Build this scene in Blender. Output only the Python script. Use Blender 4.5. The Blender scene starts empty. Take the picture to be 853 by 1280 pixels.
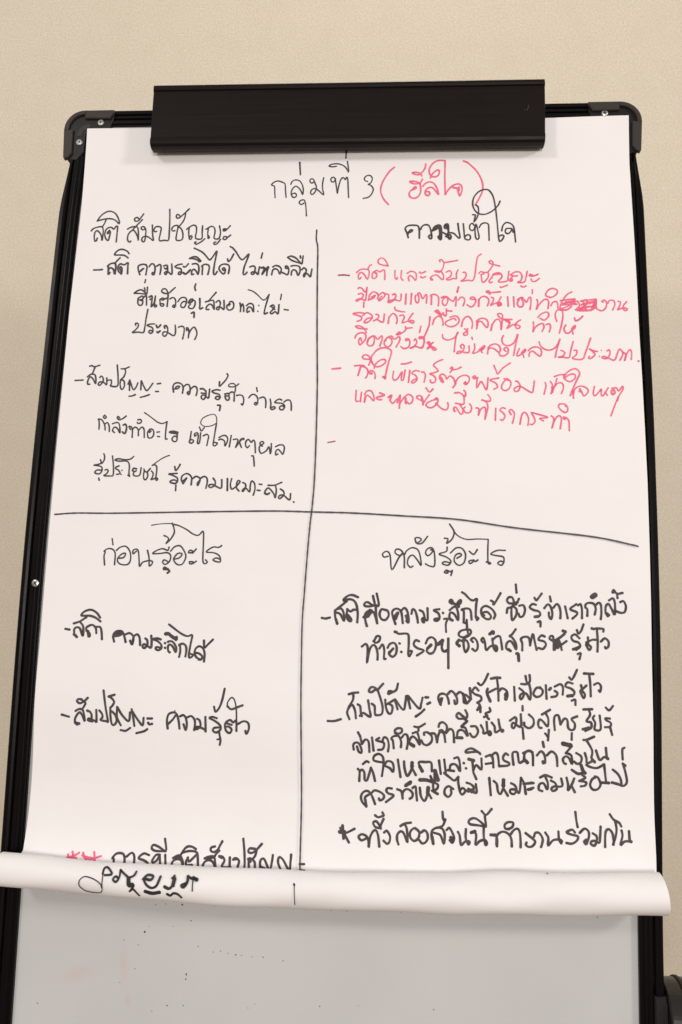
import bpy, bmesh, math, random
from mathutils import Matrix, Vector

random.seed(7)
scene = bpy.context.scene
COL = scene.collection

# ------------------------------------------------------------------ camera, light, exposure
LEAN = math.radians(10.0)
# board frame: x along the board, y up the board, z out of it; origin at the middle of its top edge
BOARD = Matrix(((1, 0, 0, 0),
                (0, math.sin(LEAN), -math.cos(LEAN), 0),
                (0, math.cos(LEAN), math.sin(LEAN), 1.86),
                (0, 0, 0, 1)))

cam_data = bpy.data.cameras.new("camera")
cam_data.sensor_fit = 'VERTICAL'
cam_data.sensor_height = 36.0
cam_data.lens = 1030.0 / 1280.0 * 36.0
cam_data.clip_start = 0.02
cam_data.clip_end = 50
cam = bpy.data.objects.new("camera", cam_data)
COL.objects.link(cam)
rot = Matrix([[0.9970692, -0.0194338, 0.0739958], [0.029772, 0.9895208, -0.1412874], [-0.0704747, 0.1430763, 0.9871993]]).to_4x4()
cam.matrix_world = BOARD @ Matrix.Translation([0.078213, -0.63549, 0.931663]) @ rot
scene.camera = cam

world = bpy.data.worlds.new("World")
scene.world = world
world.use_nodes = True
wnt = world.node_tree
wbg = wnt.nodes["Background"]
wtc = wnt.nodes.new('ShaderNodeTexCoord')
wsep = wnt.nodes.new('ShaderNodeSeparateXYZ')
wnt.links.new(wtc.outputs['Generated'], wsep.inputs[0])
wmap = wnt.nodes.new('ShaderNodeMapRange')
wmap.inputs[1].default_value = -0.8
wmap.inputs[2].default_value = 0.8
wnt.links.new(wsep.outputs[2], wmap.inputs[0])
wramp = wnt.nodes.new('ShaderNodeValToRGB')      # the room: warm floor below, pale ceiling above
wramp.color_ramp.elements[0].color = (0.60, 0.41, 0.26, 1)
wramp.color_ramp.elements[1].color = (1.0, 0.965, 0.935, 1)
wnt.links.new(wmap.outputs[0], wramp.inputs[0])
wnt.links.new(wramp.outputs[0], wbg.inputs[0])
wbg.inputs[1].default_value = 0.34

def ceiling_or_fill_light(name, loc, size, power, colour, aim=(0, -0.45, 0)):
    d = bpy.data.lights.new(name, 'AREA')
    d.shape = 'DISK'
    d.size = size
    d.energy = power
    d.color = colour
    o = bpy.data.objects.new(name, d)
    COL.objects.link(o)
    p = BOARD @ Vector(loc)
    q = BOARD @ Vector(aim)
    o.location = p
    o.rotation_euler = (q - p).to_track_quat('-Z', 'Y').to_euler()
    return o

ceiling_or_fill_light("ceiling_or_fill_light", (-2.2, 1.15, 3.2), 0.65, 31, (1.0, 0.945, 0.90))
ceiling_or_fill_light("ceiling_or_fill_light", (3.5, 0.90, 2.3), 0.60, 52, (1.0, 0.945, 0.90))
ceiling_or_fill_light("ceiling_or_fill_light", (0.35, -0.55, 3.0), 0.7, 36, (1.0, 0.955, 0.92))  # unseen fill lamp added at head height for brightness without visible shadows
ceiling_or_fill_light("ceiling_or_fill_light", (0.05, 1.05, -0.12), 0.25, 13, (1.0, 0.93, 0.82), (0.05, -0.5, -0.24))  # unseen downlight added behind the board to brighten the top of the wall

scene.view_settings.view_transform = 'Standard'
scene.view_settings.look = 'None'
scene.view_settings.exposure = 0.23
scene.view_settings.gamma = 1.0

# ------------------------------------------------------------------ surfaces shared by builders
def _lerp(tab, t):
    """piecewise linear look-up in a table of (t, value), t falling"""
    if t >= tab[0][0]:
        return tab[0][1]
    for (t0, v0), (t1, v1) in zip(tab, tab[1:]):
        if t >= t1:
            return v0 + (v1 - v0) * (t - t0) / (t1 - t0)
    return tab[-1][1]

# the curl at the foot of the sheet: (x, y of axis, z of axis, radius)
ROLL_Z = 0.033
ROLL_L = (-0.3395, -0.8985, 0.0350, 0.0163)
ROLL_R = (0.3480, -0.8895, 0.0340, 0.0205)

def roll_at(x):
    k = (x - ROLL_L[0]) / (ROLL_R[0] - ROLL_L[0])
    y, z, r = (ROLL_L[i] + (ROLL_R[i] - ROLL_L[i]) * k for i in (1, 2, 3))
    kk = min(max(k, 0.0), 1.0)
    return y - 0.037 * kk * (1 - kk) * (1.25 - 0.5 * kk), z, r          # the curl sags between its ends

def paper_z(x, y):
    import math
    v = -y
    z = 0.0085 + 0.0007 * math.sin(9.0 * x + 4.0 * v) + 0.0008 * math.sin(17.0 * v - 6.0 * x + 1.0)
    z += 0.0054 * math.exp(-((v - 0.735 - 0.04 * x) / 0.055) ** 2) * (0.75 - 0.6 * x)
    t = min(max((v - 0.80) / 0.09, 0.0), 1.0)
    z += 0.0060 * t * t * (3 - 2 * t)
    z += 0.0015 * math.exp(-((x + 0.20 - 0.1 * v) / 0.05) ** 2) * math.sin(5 * v)
    yc, zc, r = roll_at(x)                        # lead into the back of the curl
    t = min(max((yc + 0.045 - y) / 0.045, 0.0), 1.0)
    z += (zc - r - z) * t * t * (3 - 2 * t)
    return z


# ------------------------------------------------------------------ materials
def new_mat(name):
    m = bpy.data.materials.new(name)
    m.use_nodes = True
    nt = m.node_tree
    return m, nt, nt.nodes["Principled BSDF"]

def N(nt, kind, **kw):
    n = nt.nodes.new(kind)
    for k, v in kw.items():
        if k in n.inputs:
            n.inputs[k].default_value = v
        else:
            setattr(n, k, v)
    return n

def mix_colour(nt, a, b, fac):
    n = nt.nodes.new('ShaderNodeMix')
    n.data_type = 'RGBA'
    for sock, val in ((n.inputs[6], a), (n.inputs[7], b), (n.inputs[0], fac)):
        if hasattr(val, 'is_output'):
            nt.links.new(val, sock)
        else:
            sock.default_value = val
    return n.outputs[2]

def ramp(nt, src, p0, c0, p1, c1):
    n = nt.nodes.new('ShaderNodeValToRGB')
    e = n.color_ramp.elements
    e[0].position, e[0].color = p0, c0
    e[1].position, e[1].color = p1, c1
    nt.links.new(src, n.inputs[0])
    return n.outputs[0]

def bump(nt, bsdf, height, strength, dist):
    b = N(nt, 'ShaderNodeBump', Strength=strength, Distance=dist)
    nt.links.new(height, b.inputs['Height'])
    nt.links.new(b.outputs[0], bsdf.inputs['Normal'])

def plastic(name, colour, rough, grain=1800.0, amount=0.15, coat=0.0):
    m, nt, b = new_mat(name)
    tc = N(nt, 'ShaderNodeTexCoord')
    nz = N(nt, 'ShaderNodeTexNoise', Scale=grain, Detail=2.0)
    nt.links.new(tc.outputs['Object'], nz.inputs['Vector'])
    big = N(nt, 'ShaderNodeTexNoise', Scale=22.0, Detail=5.0)
    nt.links.new(tc.outputs['Object'], big.inputs['Vector'])
    b.inputs['Base Color'].default_value = (*colour, 1)
    rr = N(nt, 'ShaderNodeMapRange')
    rr.inputs[3].default_value = rough - 0.07
    rr.inputs[4].default_value = rough + 0.09
    nt.links.new(big.outputs[0], rr.inputs[0])
    nt.links.new(rr.outputs[0], b.inputs['Roughness'])
    b.inputs['Coat Weight'].default_value = coat
    b.inputs['Specular IOR Level'].default_value = 0.35
    bump(nt, b, nz.outputs[0], amount, 0.0002)
    return m

# brushed / extruded black aluminium: fine streaks along the bar
def extruded(name, colour, rough, axis, spec=0.15):
    m, nt, b = new_mat(name)
    tc = N(nt, 'ShaderNodeTexCoord')
    mp = N(nt, 'ShaderNodeMapping')
    mp.inputs['Scale'].default_value = (8, 900, 900) if axis == 'x' else (900, 8, 900)
    nt.links.new(tc.outputs['Object'], mp.inputs[0])
    nz = N(nt, 'ShaderNodeTexNoise', Scale=1.0, Detail=3.0)
    nt.links.new(mp.outputs[0], nz.inputs['Vector'])
    scr = N(nt, 'ShaderNodeTexNoise', Scale=35.0, Detail=6.0)
    nt.links.new(tc.outputs['Object'], scr.inputs['Vector'])
    c = ramp(nt, nz.outputs[0], 0.3, (*[v * 0.8 for v in colour], 1), 0.7, (*[v * 1.25 for v in colour], 1))
    nt.links.new(c, b.inputs['Base Color'])
    rr = N(nt, 'ShaderNodeMapRange')
    rr.inputs[3].default_value = rough - 0.08
    rr.inputs[4].default_value = rough + 0.10
    nt.links.new(scr.outputs[0], rr.inputs[0])
    nt.links.new(rr.outputs[0], b.inputs['Roughness'])
    b.inputs['Specular IOR Level'].default_value = spec
    bump(nt, b, nz.outputs[0], 0.12, 0.0002)
    return m

# textured vinyl wallpaper with a fine grain; its sparkle is painted on as pale dots
def wallpaper():
    m, nt, b = new_mat("wallpaper")
    tc = N(nt, 'ShaderNodeTexCoord')
    n1 = N(nt, 'ShaderNodeTexNoise', Scale=340.0, Detail=4.0, Roughness=0.65)
    n2 = N(nt, 'ShaderNodeTexNoise', Scale=26.0, Detail=3.0)
    mp = N(nt, 'ShaderNodeMapping')
    mp.inputs['Scale'].default_value = (420, 420, 800)
    nt.links.new(tc.outputs['Object'], mp.inputs[0])
    n3 = N(nt, 'ShaderNodeTexNoise', Scale=1.0, Detail=2.0)
    nt.links.new(mp.outputs[0], n3.inputs['Vector'])
    for n in (n1, n2):
        nt.links.new(tc.outputs['Object'], n.inputs['Vector'])
    base = ramp(nt, n1.outputs[0], 0.33, (0.595, 0.53, 0.42, 1), 0.67, (0.745, 0.675, 0.545, 1))
    base = mix_colour(nt, base, (0.56, 0.495, 0.38, 1), ramp(nt, n2.outputs[0], 0.45, (0, 0, 0, 1), 0.7, (0.15, 0.15, 0.15, 1)))
    vo = N(nt, 'ShaderNodeTexVoronoi', Scale=95.0)
    nt.links.new(tc.outputs['Object'], vo.inputs['Vector'])
    near = ramp(nt, vo.outputs['Distance'], 0.045, (1, 1, 1, 1), 0.085, (0, 0, 0, 1))
    sel = N(nt, 'ShaderNodeSeparateColor')
    nt.links.new(vo.outputs['Color'], sel.inputs[0])
    few = ramp(nt, sel.outputs[0], 0.80, (0, 0, 0, 1), 0.86, (1, 1, 1, 1))
    mul = N(nt, 'ShaderNodeMath', operation='MULTIPLY')
    nt.links.new(near, mul.inputs[0])
    nt.links.new(few, mul.inputs[1])
    base = mix_colour(nt, base, (0.92, 0.90, 0.84, 1), mul.outputs[0])
    nt.links.new(base, b.inputs['Base Color'])
    b.inputs['Roughness'].default_value = 0.55
    add = N(nt, 'ShaderNodeMath', operation='ADD')
    nt.links.new(n1.outputs[0], add.inputs[0])
    nt.links.new(n3.outputs[0], add.inputs[1])
    bump(nt, b, add.outputs[0], 0.34, 0.0007)
    return m

def paper():
    m, nt, b = new_mat("flip_chart_paper")
    tc = N(nt, 'ShaderNodeTexCoord')
    n1 = N(nt, 'ShaderNodeTexNoise', Scale=1100.0, Detail=3.0)
    n2 = N(nt, 'ShaderNodeTexNoise', Scale=7.0, Detail=4.0, Roughness=0.6)
    mp = N(nt, 'ShaderNodeMapping')
    mp.inputs['Scale'].default_value = (5, 24, 5)
    nt.links.new(tc.outputs['Object'], mp.inputs[0])
    n3 = N(nt, 'ShaderNodeTexNoise', Scale=1.0, Detail=3.0)
    nt.links.new(mp.outputs[0], n3.inputs['Vector'])
    for n in (n1, n2):
        nt.links.new(tc.outputs['Object'], n.inputs['Vector'])
    c = ramp(nt, n2.outputs[0], 0.3, (0.81, 0.788, 0.784, 1), 0.7, (0.835, 0.814, 0.81, 1))
    nt.links.new(c, b.inputs['Base Color'])
    b.inputs['Roughness'].default_value = 0.62
    b.inputs['Specular IOR Level'].default_value = 0.3
    b1 = N(nt, 'ShaderNodeBump', Strength=0.10, Distance=0.010)
    nt.links.new(n3.outputs[0], b1.inputs['Height'])
    b2 = N(nt, 'ShaderNodeBump', Strength=0.10, Distance=0.0002)
    nt.links.new(n1.outputs[0], b2.inputs['Height'])
    nt.links.new(b1.outputs[0], b2.inputs['Normal'])
    nt.links.new(b2.outputs[0], b.inputs['Normal'])
    return m

def ink(name, dark, light, alpha):
    m, nt, b = new_mat(name)
    tc = N(nt, 'ShaderNodeTexCoord')
    n1 = N(nt, 'ShaderNodeTexNoise', Scale=130.0, Detail=3.0)
    nt.links.new(tc.outputs['Object'], n1.inputs['Vector'])
    c = ramp(nt, n1.outputs[0], 0.35, (*dark, 1), 0.65, (*light, 1))
    nt.links.new(c, b.inputs['Base Color'])
    b.inputs['Roughness'].default_value = 0.6
    b.inputs['Specular IOR Level'].default_value = 0.25
    b.inputs['Alpha'].default_value = alpha
    return m

def melamine():
    m, nt, b = new_mat("whiteboard_melamine")
    tc = N(nt, 'ShaderNodeTexCoord')
    sep = N(nt, 'ShaderNodeSeparateXYZ')
    nt.links.new(tc.outputs['Object'], sep.inputs[0])
    base = (0.52, 0.515, 0.50, 1)
    n2 = N(nt, 'ShaderNodeTexNoise', Scale=6.0, Detail=5.0)
    nt.links.new(tc.outputs['Object'], n2.inputs['Vector'])
    col = ramp(nt, n2.outputs[0], 0.3, (0.525, 0.53, 0.525, 1), 0.7, (0.565, 0.57, 0.565, 1))
    # leftover pink smears of wiped marker
    def smear(col, cx, cy, sx, sy, rotz, amt):
        mp = N(nt, 'ShaderNodeMapping', vector_type='TEXTURE')
        mp.inputs['Location'].default_value = (cx, cy, 0)
        mp.inputs['Rotation'].default_value = (0, 0, rotz)
        mp.inputs['Scale'].default_value = (sx, sy, 1)
        nt.links.new(tc.outputs['Object'], mp.inputs[0])
        g = N(nt, 'ShaderNodeTexGradient', gradient_type='QUADRATIC_SPHERE')
        nt.links.new(mp.outputs[0], g.inputs[0])
        nz = N(nt, 'ShaderNodeTexNoise', Scale=70.0, Detail=4.0)
        nt.links.new(tc.outputs['Object'], nz.inputs['Vector'])
        k = N(nt, 'ShaderNodeMath', operation='MULTIPLY')
        nt.links.new(g.outputs[1], k.inputs[0])
        nt.links.new(nz.outputs[0], k.inputs[1])
        k2 = N(nt, 'ShaderNodeMath', operation='MULTIPLY')
        nt.links.new(k.outputs[0], k2.inputs[0])
        k2.inputs[1].default_value = amt
        k2.use_clamp = True
        return mix_colour(nt, col, (0.62, 0.36, 0.32, 1), k2.outputs[0])
    col = smear(col, -0.262, -1.012, 0.040, 0.013, 0.28, 0.55)
    col = smear(col, -0.212, -1.000, 0.008, 0.036, 0.10, 0.6)
    col = smear(col, -0.205, -1.036, 0.006, 0.012, 0.10, 0.6)
    nt.links.new(col, b.inputs['Base Color'])
    b.inputs['Roughness'].default_value = 0.20
    n3 = N(nt, 'ShaderNodeTexNoise', Scale=9.0, Detail=2.0)
    nt.links.new(tc.outputs['Object'], n3.inputs['Vector'])
    bump(nt, b, n3.outputs[0], 0.10, 0.004)
    return m

def metal(name, colour, rough):
    m, nt, b = new_mat(name)
    tc = N(nt, 'ShaderNodeTexCoord')
    nz = N(nt, 'ShaderNodeTexNoise', Scale=700.0, Detail=3.0)
    nt.links.new(tc.outputs['Object'], nz.inputs['Vector'])
    b.inputs['Base Color'].default_value = (*colour, 1)
    b.inputs['Metallic'].default_value = 1.0
    b.inputs['Roughness'].default_value = rough
    bump(nt, b, nz.outputs[0], 0.15, 0.0003)
    return m

MAT = {
    'wall': wallpaper(),
    'paper': paper(),
    'panel': melamine(),
    'bar': extruded("dark_brown_extrusion", (0.0075, 0.0044, 0.0036), 0.46, 'x'),
    'rail': extruded("black_extrusion_upright", (0.0035, 0.0026, 0.0027), 0.30, 'y', 0.10),
    'rail_top': extruded("black_extrusion_level", (0.0035, 0.0026, 0.0027), 0.30, 'x'),
    'cap': plastic("charcoal_plastic", (0.034, 0.0275, 0.024), 0.52),
    'cap_dark': plastic("black_plastic", (0.006, 0.005, 0.005), 0.45),
    'knob': plastic("glossy_dark_plastic", (0.009, 0.0065, 0.005), 0.26, amount=0.05),
    'scratch': plastic("bare_nick", (0.05, 0.045, 0.042), 0.5),
    'screw': metal("zinc_plated_steel", (0.55, 0.55, 0.54), 0.36),
    'k': ink("black_marker", (0.050, 0.038, 0.042), (0.085, 0.066, 0.072), 0.94),
    'r': ink("red_marker", (0.85, 0.12, 0.235), (0.90, 0.19, 0.315), 0.82),
    'rd': ink("dark_red_marker", (0.32, 0.06, 0.08), (0.42, 0.09, 0.12), 0.85),
    'bleed': ink("bled_through_marker", (0.012, 0.012, 0.012), (0.040, 0.034, 0.036), 0.92),
}

MAT['knob'].node_tree.nodes["Principled BSDF"].inputs['Specular IOR Level'].default_value = 0.6

# ------------------------------------------------------------------ helpers
def obj(name, bm, m, parent=None, smooth=False, label=None, kind=None):
    bmesh.ops.recalc_face_normals(bm, faces=bm.faces[:])
    me = bpy.data.meshes.new(name)
    bm.to_mesh(me)
    bm.free()
    me.materials.append(MAT[m])
    if smooth:
        for p in me.polygons:
            p.use_smooth = True
    o = bpy.data.objects.new(name, me)
    COL.objects.link(o)
    if parent is not None:
        o.parent = parent
    if label:
        o['label'] = label
    if kind:
        o['kind'] = kind
    return o

def thing(name, label, cat):
    o = bpy.data.objects.new(name, None)
    o.empty_display_size = 0.05
    COL.objects.link(o)
    o.matrix_world = BOARD
    o['label'] = label
    o['category'] = cat
    return o

def sweep(bm, rings, closed_ring=True, caps=True):
    """rings: list of lists of points, all of one length"""
    vs = [[bm.verts.new(p) for p in r] for r in rings]
    n = len(vs[0])
    for a, b in zip(vs, vs[1:]):
        for i in range(n if closed_ring else n - 1):
            j = (i + 1) % n
            bm.faces.new((a[i], a[j], b[j], b[i]))
    if caps and closed_ring:
        bm.faces.new(vs[0][::-1])
        bm.faces.new(vs[-1])

def prism(bm, outline, z0, z1, chamfer=0.0):
    """outline in x, y; raised from z0 to z1, its top edge chamfered"""
    cx = sum(p[0] for p in outline) / len(outline)
    cy = sum(p[1] for p in outline) / len(outline)
    rings = [[(x, y, z0) for x, y in outline], [(x, y, z1 - chamfer) for x, y in outline]]
    if chamfer:
        top = []
        n = len(outline)
        area = sum(outline[i][0] * outline[(i + 1) % n][1] - outline[(i + 1) % n][0] * outline[i][1] for i in range(n))
        sgn = 1 if area > 0 else -1
        for i in range(n):
            p, q, r = (Vector(outline[(i + k) % n]) for k in (-1, 0, 1))
            d1 = (q - p).normalized()
            d2 = (r - q).normalized()
            n1 = Vector((-d1.y, d1.x)) * sgn
            n2 = Vector((-d2.y, d2.x)) * sgn
            m = (n1 + n2)
            m = m / max(m.length_squared, 0.5) * 2
            top.append((q.x + m.x * chamfer, q.y + m.y * chamfer, z1))
        rings.append(top)
    sweep(bm, rings)

def catmull(P, n):
    if len(P) < 3:
        a, b = P[0], P[-1]
        return [tuple(a[k] + (b[k] - a[k]) * i / n for k in range(2)) for i in range(n + 1)]
    Q = [tuple(2 * P[0][k] - P[1][k] for k in range(2))] + list(P) + [tuple(2 * P[-1][k] - P[-2][k] for k in range(2))]
    out = []
    for i in range(1, len(Q) - 2):
        a, b, c, d = Q[i - 1:i + 3]
        for s in range(n):
            t = s / n
            out.append(tuple(0.5 * (2 * b[k] + (c[k] - a[k]) * t + (2 * a[k] - 5 * b[k] + 4 * c[k] - d[k]) * t * t
                                    + (3 * b[k] - a[k] - 3 * c[k] + d[k]) * t ** 3) for k in range(2)))
    out.append(P[-1])
    return out

# ------------------------------------------------------------------ the wall
bm = bmesh.new()
WY = 0.30
wv = [bm.verts.new(p) for p in ((-3.2, WY, 0), (3.2, WY, 0), (3.2, WY, 3.4), (-3.2, WY, 3.4))]
bm.faces.new(wv)
wall = obj("wall", bm, 'wall')
wall['kind'] = 'structure'
wall['label'] = "beige textured wallpaper wall behind the flip chart"

# ------------------------------------------------------------------ the flip chart board
board = thing("flip_chart_board", "black framed whiteboard flip chart with a wide dark clamp bar along its top", "flip chart")

bm = bmesh.new()
sweep(bm, [[(-0.342, y, 0), (0.338, y, 0), (0.338, y, -0.009), (-0.342, y, -0.009)] for y in (-0.012, -0.5, -1.145)])
panel = obj("whiteboard_panel", bm, 'panel', board)

LEFT_OUT = [(-0.02, -0.3455), (-0.14, -0.3515), (-0.286, -0.3550), (-0.415, -0.3582), (-0.548, -0.3600), (-0.66, -0.3598),
            (-0.76, -0.3588), (-0.885, -0.3572), (-1.02, -0.3556), (-1.15, -0.3540)]
RIGHT_OUT = [(-0.02, 0.3500), (-0.133, 0.3536), (-0.275, 0.3565), (-0.377, 0.3592), (-0.532, 0.3606), (-0.646, 0.3606),
             (-0.712, 0.3597), (-0.83, 0.3575), (-0.93, 0.3556), (-1.02, 0.3552), (-1.15, 0.3545)]

def smooth_tab(tab, y):
    return (_lerp(tab, y + 0.03) + _lerp(tab, y) + _lerp(tab, y - 0.03)) / 3

# cross-sections, measured outwards from the inner edge
RAIL_SECTION = [(0.0, -0.010), (0.0, 0.0042), (0.0008, 0.0055), (0.0022, 0.0058), (0.0032, 0.0052), (0.0045, 0.0052), (0.0053, 0.0062),
                (0.0072, 0.0065), (0.0083, 0.0061), (0.0094, 0.0060), (0.0102, 0.0065), (0.0125, 0.0066), (0.0134, 0.0060),
                (0.0140, 0.0030), (0.0140, -0.010)]
ARM_SECTION = [(0.0152, -0.008), (0.0152, 0.0045), (0.0162, 0.0062), (0.0190, 0.0070), (0.0228, 0.0068), (0.0242, 0.0054), (0.0242, -0.008)]

def upright(side, tab, section, y_top, y_bot, taper=0.0):
    bm = bmesh.new()
    n = 44
    rings = []
    for i in range(n + 1):
        y = y_top + (y_bot - y_top) * (i / n) ** 1.25
        out = smooth_tab(tab, y)
        inn = out - side * 0.0244
        k = 1.0
        if taper:
            k = min(1.0, 0.30 + 0.70 * (y_top - y) / taper)
        u0 = section[0][0]
        rings.append([(inn + side * (u0 + (u - u0) * k), y, z) for u, z in section])
    sweep(bm, rings)
    return bm

for side, tab in ((-1, LEFT_OUT), (1, RIGHT_OUT)):
    obj("frame_rail", upright(side, tab, RAIL_SECTION, -0.012, -1.150), 'rail', board)
    obj("side_arm", upright(side, tab, ARM_SECTION, -0.066, -1.14, 0.062), 'rail', board)

bm = bmesh.new()
TOP_SECTION = [(0.0, -0.010), (0.0, 0.0045), (-0.0012, 0.0060), (-0.0058, 0.0064), (-0.0066, 0.0040), (-0.0082, 0.0040), (-0.0090, 0.0062),
               (-0.0118, 0.0066), (-0.0126, 0.0042), (-0.0142, 0.0042), (-0.0150, 0.0062), (-0.0182, 0.0062), (-0.0195, 0.0045), (-0.0195, -0.010)]
sweep(bm, [[(x, y - 0.001, z) for y, z in TOP_SECTION] for x in (-0.325, -0.1, 0.1, 0.325)])
obj("frame_rail", bm, 'rail_top', board)
bm = bmesh.new()
sweep(bm, [[(x, -1.152 - y * 0.9, z) for y, z in TOP_SECTION] for x in (-0.33, 0.0, 0.33)])
obj("frame_rail", bm, 'rail_top', board)

# moulded corner caps
def corner_cap(side, ox):
    def q(x, y):
        return (ox + side * x, y - 0.0045)                 # x measured inwards from the outer corner (side = +1 on the left)
    root = None
    R = 0.024
    arc = [(R - R * math.cos(a), -R + R * math.sin(a)) for a in [math.pi / 2 * i / 10 for i in range(11)]]
    # flat base plate
    outline = [(0.0045, -0.063), *[(x + 0.002 * 0, y) for x, y in arc], (0.060, 0.0), (0.060, -0.010), (0.0535, -0.0245), (0.030, -0.0255),
               (0.0255, -0.030), (0.0245, -0.0535), (0.0165, -0.0635)]
    outline = [q(x + 0.006 * min(1, -y / 0.063) * 0, y) for x, y in outline]
    bm = bmesh.new()
    prism(bm, outline, -0.011, 0.0072, 0.0005)
    plate = obj("corner_cap", bm, 'cap_dark', board)
    # raised rim: one flat bar along the top, one down the side, a thin lip round the corner
    bm = bmesh.new()
    prism(bm, [q(0.0245, 0.0012), q(0.0610, 0.0012), q(0.0610, -0.0025), q(0.0560, -0.0102), q(0.0245, -0.0098)], 0.0060, 0.0108, 0.0010)
    prism(bm, [q(-0.0012, -0.0255), q(0.0100, -0.0240), q(0.0106, -0.0560), q(0.0070, -0.0610), q(0.0020, -0.0640), q(0.0004, -0.0610)], 0.0060, 0.0108, 0.0010)
    lip_o = [(R - (R + 0.0012) * math.cos(a), -R + (R + 0.0012) * math.sin(a)) for a in [math.pi / 2 * i / 12 for i in range(13)]]
    lip_i = [(R - (R - 0.0042) * math.cos(a), -R + (R - 0.0042) * math.sin(a)) for a in [math.pi / 2 * i / 12 for i in range(13)]]
    lip_o = [(-0.0012, -0.0256)] + lip_o + [(0.0246, 0.0012)]
    lip_i = [(0.0042, -0.0256)] + lip_i + [(0.0246, -0.0042)]
    prism(bm, [q(*p) for p in lip_o + lip_i[::-1]], 0.0061, 0.0105, 0.0008)
    obj("cap_rim", bm, 'cap', plate)
    # inner quarter ring between the two screws
    bm = bmesh.new()
    ri, ro = 0.0105, 0.0165
    cc = (0.0310, -0.0320)
    pts_o = [(cc[0] - ro * math.cos(a), cc[1] + ro * math.sin(a)) for a in [math.pi / 2 * i / 10 for i in range(11)]]
    pts_i = [(cc[0] - ri * math.cos(a), cc[1] + ri * math.sin(a)) for a in [math.pi / 2 * i / 10 for i in range(11)]]
    prism(bm, [q(*p) for p in pts_o + pts_i[::-1]], 0.0070, 0.0078, 0.0003)
    obj("cap_web", bm, 'cap', plate)
    return plate

cap_l = corner_cap(1, -0.3502)
cap_r = corner_cap(-1, 0.3512)

def screw(x, y, z, r, spin, parent):
    bm = bmesh.new()
    n = 24
    prof = [(r, 0), (r, r * 0.28), (r * 0.86, r * 0.50), (r * 0.55, r * 0.60)]
    rings = [[(x + a * math.cos(2 * math.pi * i / n), y + a * math.sin(2 * math.pi * i / n), z + h) for i in range(n)] for a, h in prof]
    sweep(bm, rings)
    head = obj("screw", bm, 'screw', parent, smooth=False)
    bm = bmesh.new()
    for k in (0, 1):
        a = spin + k * math.pi / 2
        c, s = math.cos(a), math.sin(a)
        L, W = r * 0.52, r * 0.13
        h = r * 0.615 + 0.00003 * k
        bm.faces.new([bm.verts.new((x + c * u - s * v, y + s * u + c * v, z + h)) for u, v in ((-L, -W), (L, -W), (L, W), (-L, W))])
    obj("screw_slot", bm, 'cap_dark', head)

screw(-0.3056, -0.0190, 0.0071, 0.0042, 0.4, board)
screw(-0.3312, -0.0452, 0.0071, 0.0042, 1.0, board)
screw(0.3095, -0.0172, 0.0071, 0.0042, 0.2, board)
screw(-0.3415, -0.5930, 0.0064, 0.0045, 0.7, board)

# the hinged clamp bar over the head of the pad
bm = bmesh.new()
H = 0.0880
prof = [(0.0040, 0.0115), (0.0010, 0.0135), (0.0, 0.0165), (0.0008, 0.0200), (0.0030, 0.0228), (0.0062, 0.0240), (0.0095, 0.0236),
        (0.0115, 0.0227), (0.0122, 0.0219), (0.0135, 0.0219), (0.0150, 0.0220), (0.0430, 0.0224), (0.0760, 0.0216), (0.0772, 0.0204),
        (0.0790, 0.0204), (0.0802, 0.0222), (0.0825, 0.0234), (0.0855, 0.0232), (0.0875, 0.0215), (H, 0.0185), (H, 0.0130), (0.0850, 0.0115)]
prof = [(y if y < 0.015 else 0.015 + (y - 0.015) * 0.90, z) for y, z in prof]
H = 0.0807
def bar_ring(x, inset):
    cy = H / 2
    return [(x, -0.0666 - 0.0055 * (x + 0.235) * 0.5 + cy + (y - cy) * (1 - inset * 0.03), 0.0110 + (z + 0.0095 * min(1, (z - 0.0115) / 0.006) - 0.0110) * (1 - inset * 0.10)) for y, z in prof]
sweep(bm, [bar_ring(-0.2338, 1), bar_ring(-0.2330, 0), bar_ring(-0.08, 0), bar_ring(0.08, 0), bar_ring(0.2352, 0), bar_ring(0.2360, 1)])
bar = obj("clamp_bar", bm, 'bar', board)

bm = bmesh.new()
SC = [(0.2105, -0.0262), (0.2122, -0.0285), (0.2145, -0.0282), (0.2158, -0.0245), (0.2160, -0.0215)]
for (x0, y0), (x1, y1) in zip(SC, SC[1:]):
    bm.faces.new([bm.verts.new(p) for p in ((x0, y0, 0.0329), (x1, y1, 0.0329), (x1 + 0.0006, y1, 0.0329), (x0 + 0.0006, y0 - 0.0005, 0.0329))])
obj("scratch", bm, 'scratch', bar, label="small pale nick in the dark paint")

# tip of the pull-out arm with its clamp knob, low on the right
bm = bmesh.new()
prism(bm, [(0.3440, -0.996), (0.3560, -0.996), (0.3580, -1.003), (0.3590, -1.13), (0.3440, -1.13)], -0.020, 0.0110, 0.0015)
bracket = obj("knob_bracket", bm, 'cap_dark', board)
def turned(x0, prof, cy, cz, m, name, parent):
    bm = bmesh.new()
    n = 64
    rings = [[(x0 + dx, cy + r * math.cos(2 * math.pi * i / n), cz + r * math.sin(2 * math.pi * i / n)) for i in range(n)] for dx, r in prof]
    sweep(bm, rings)
    o = obj(name, bm, m, parent)
    return o
KY, KZ = -1.027, -0.014
knob = turned(0.357, [(0, 0.030), (0.0, 0.0385), (0.0015, 0.0400), (0.016, 0.0404), (0.100, 0.0410), (0.103, 0.0395), (0.103, 0.02)], KY, KZ, 'knob', "clamp_knob", bracket)
turned(0.3735, [(0, 0.036), (0, 0.0415), (0.0008, 0.0420), (0.0034, 0.0420), (0.0042, 0.0415), (0.0042, 0.036)], KY, KZ, 'cap_dark', "knob_collar", bracket)

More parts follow.
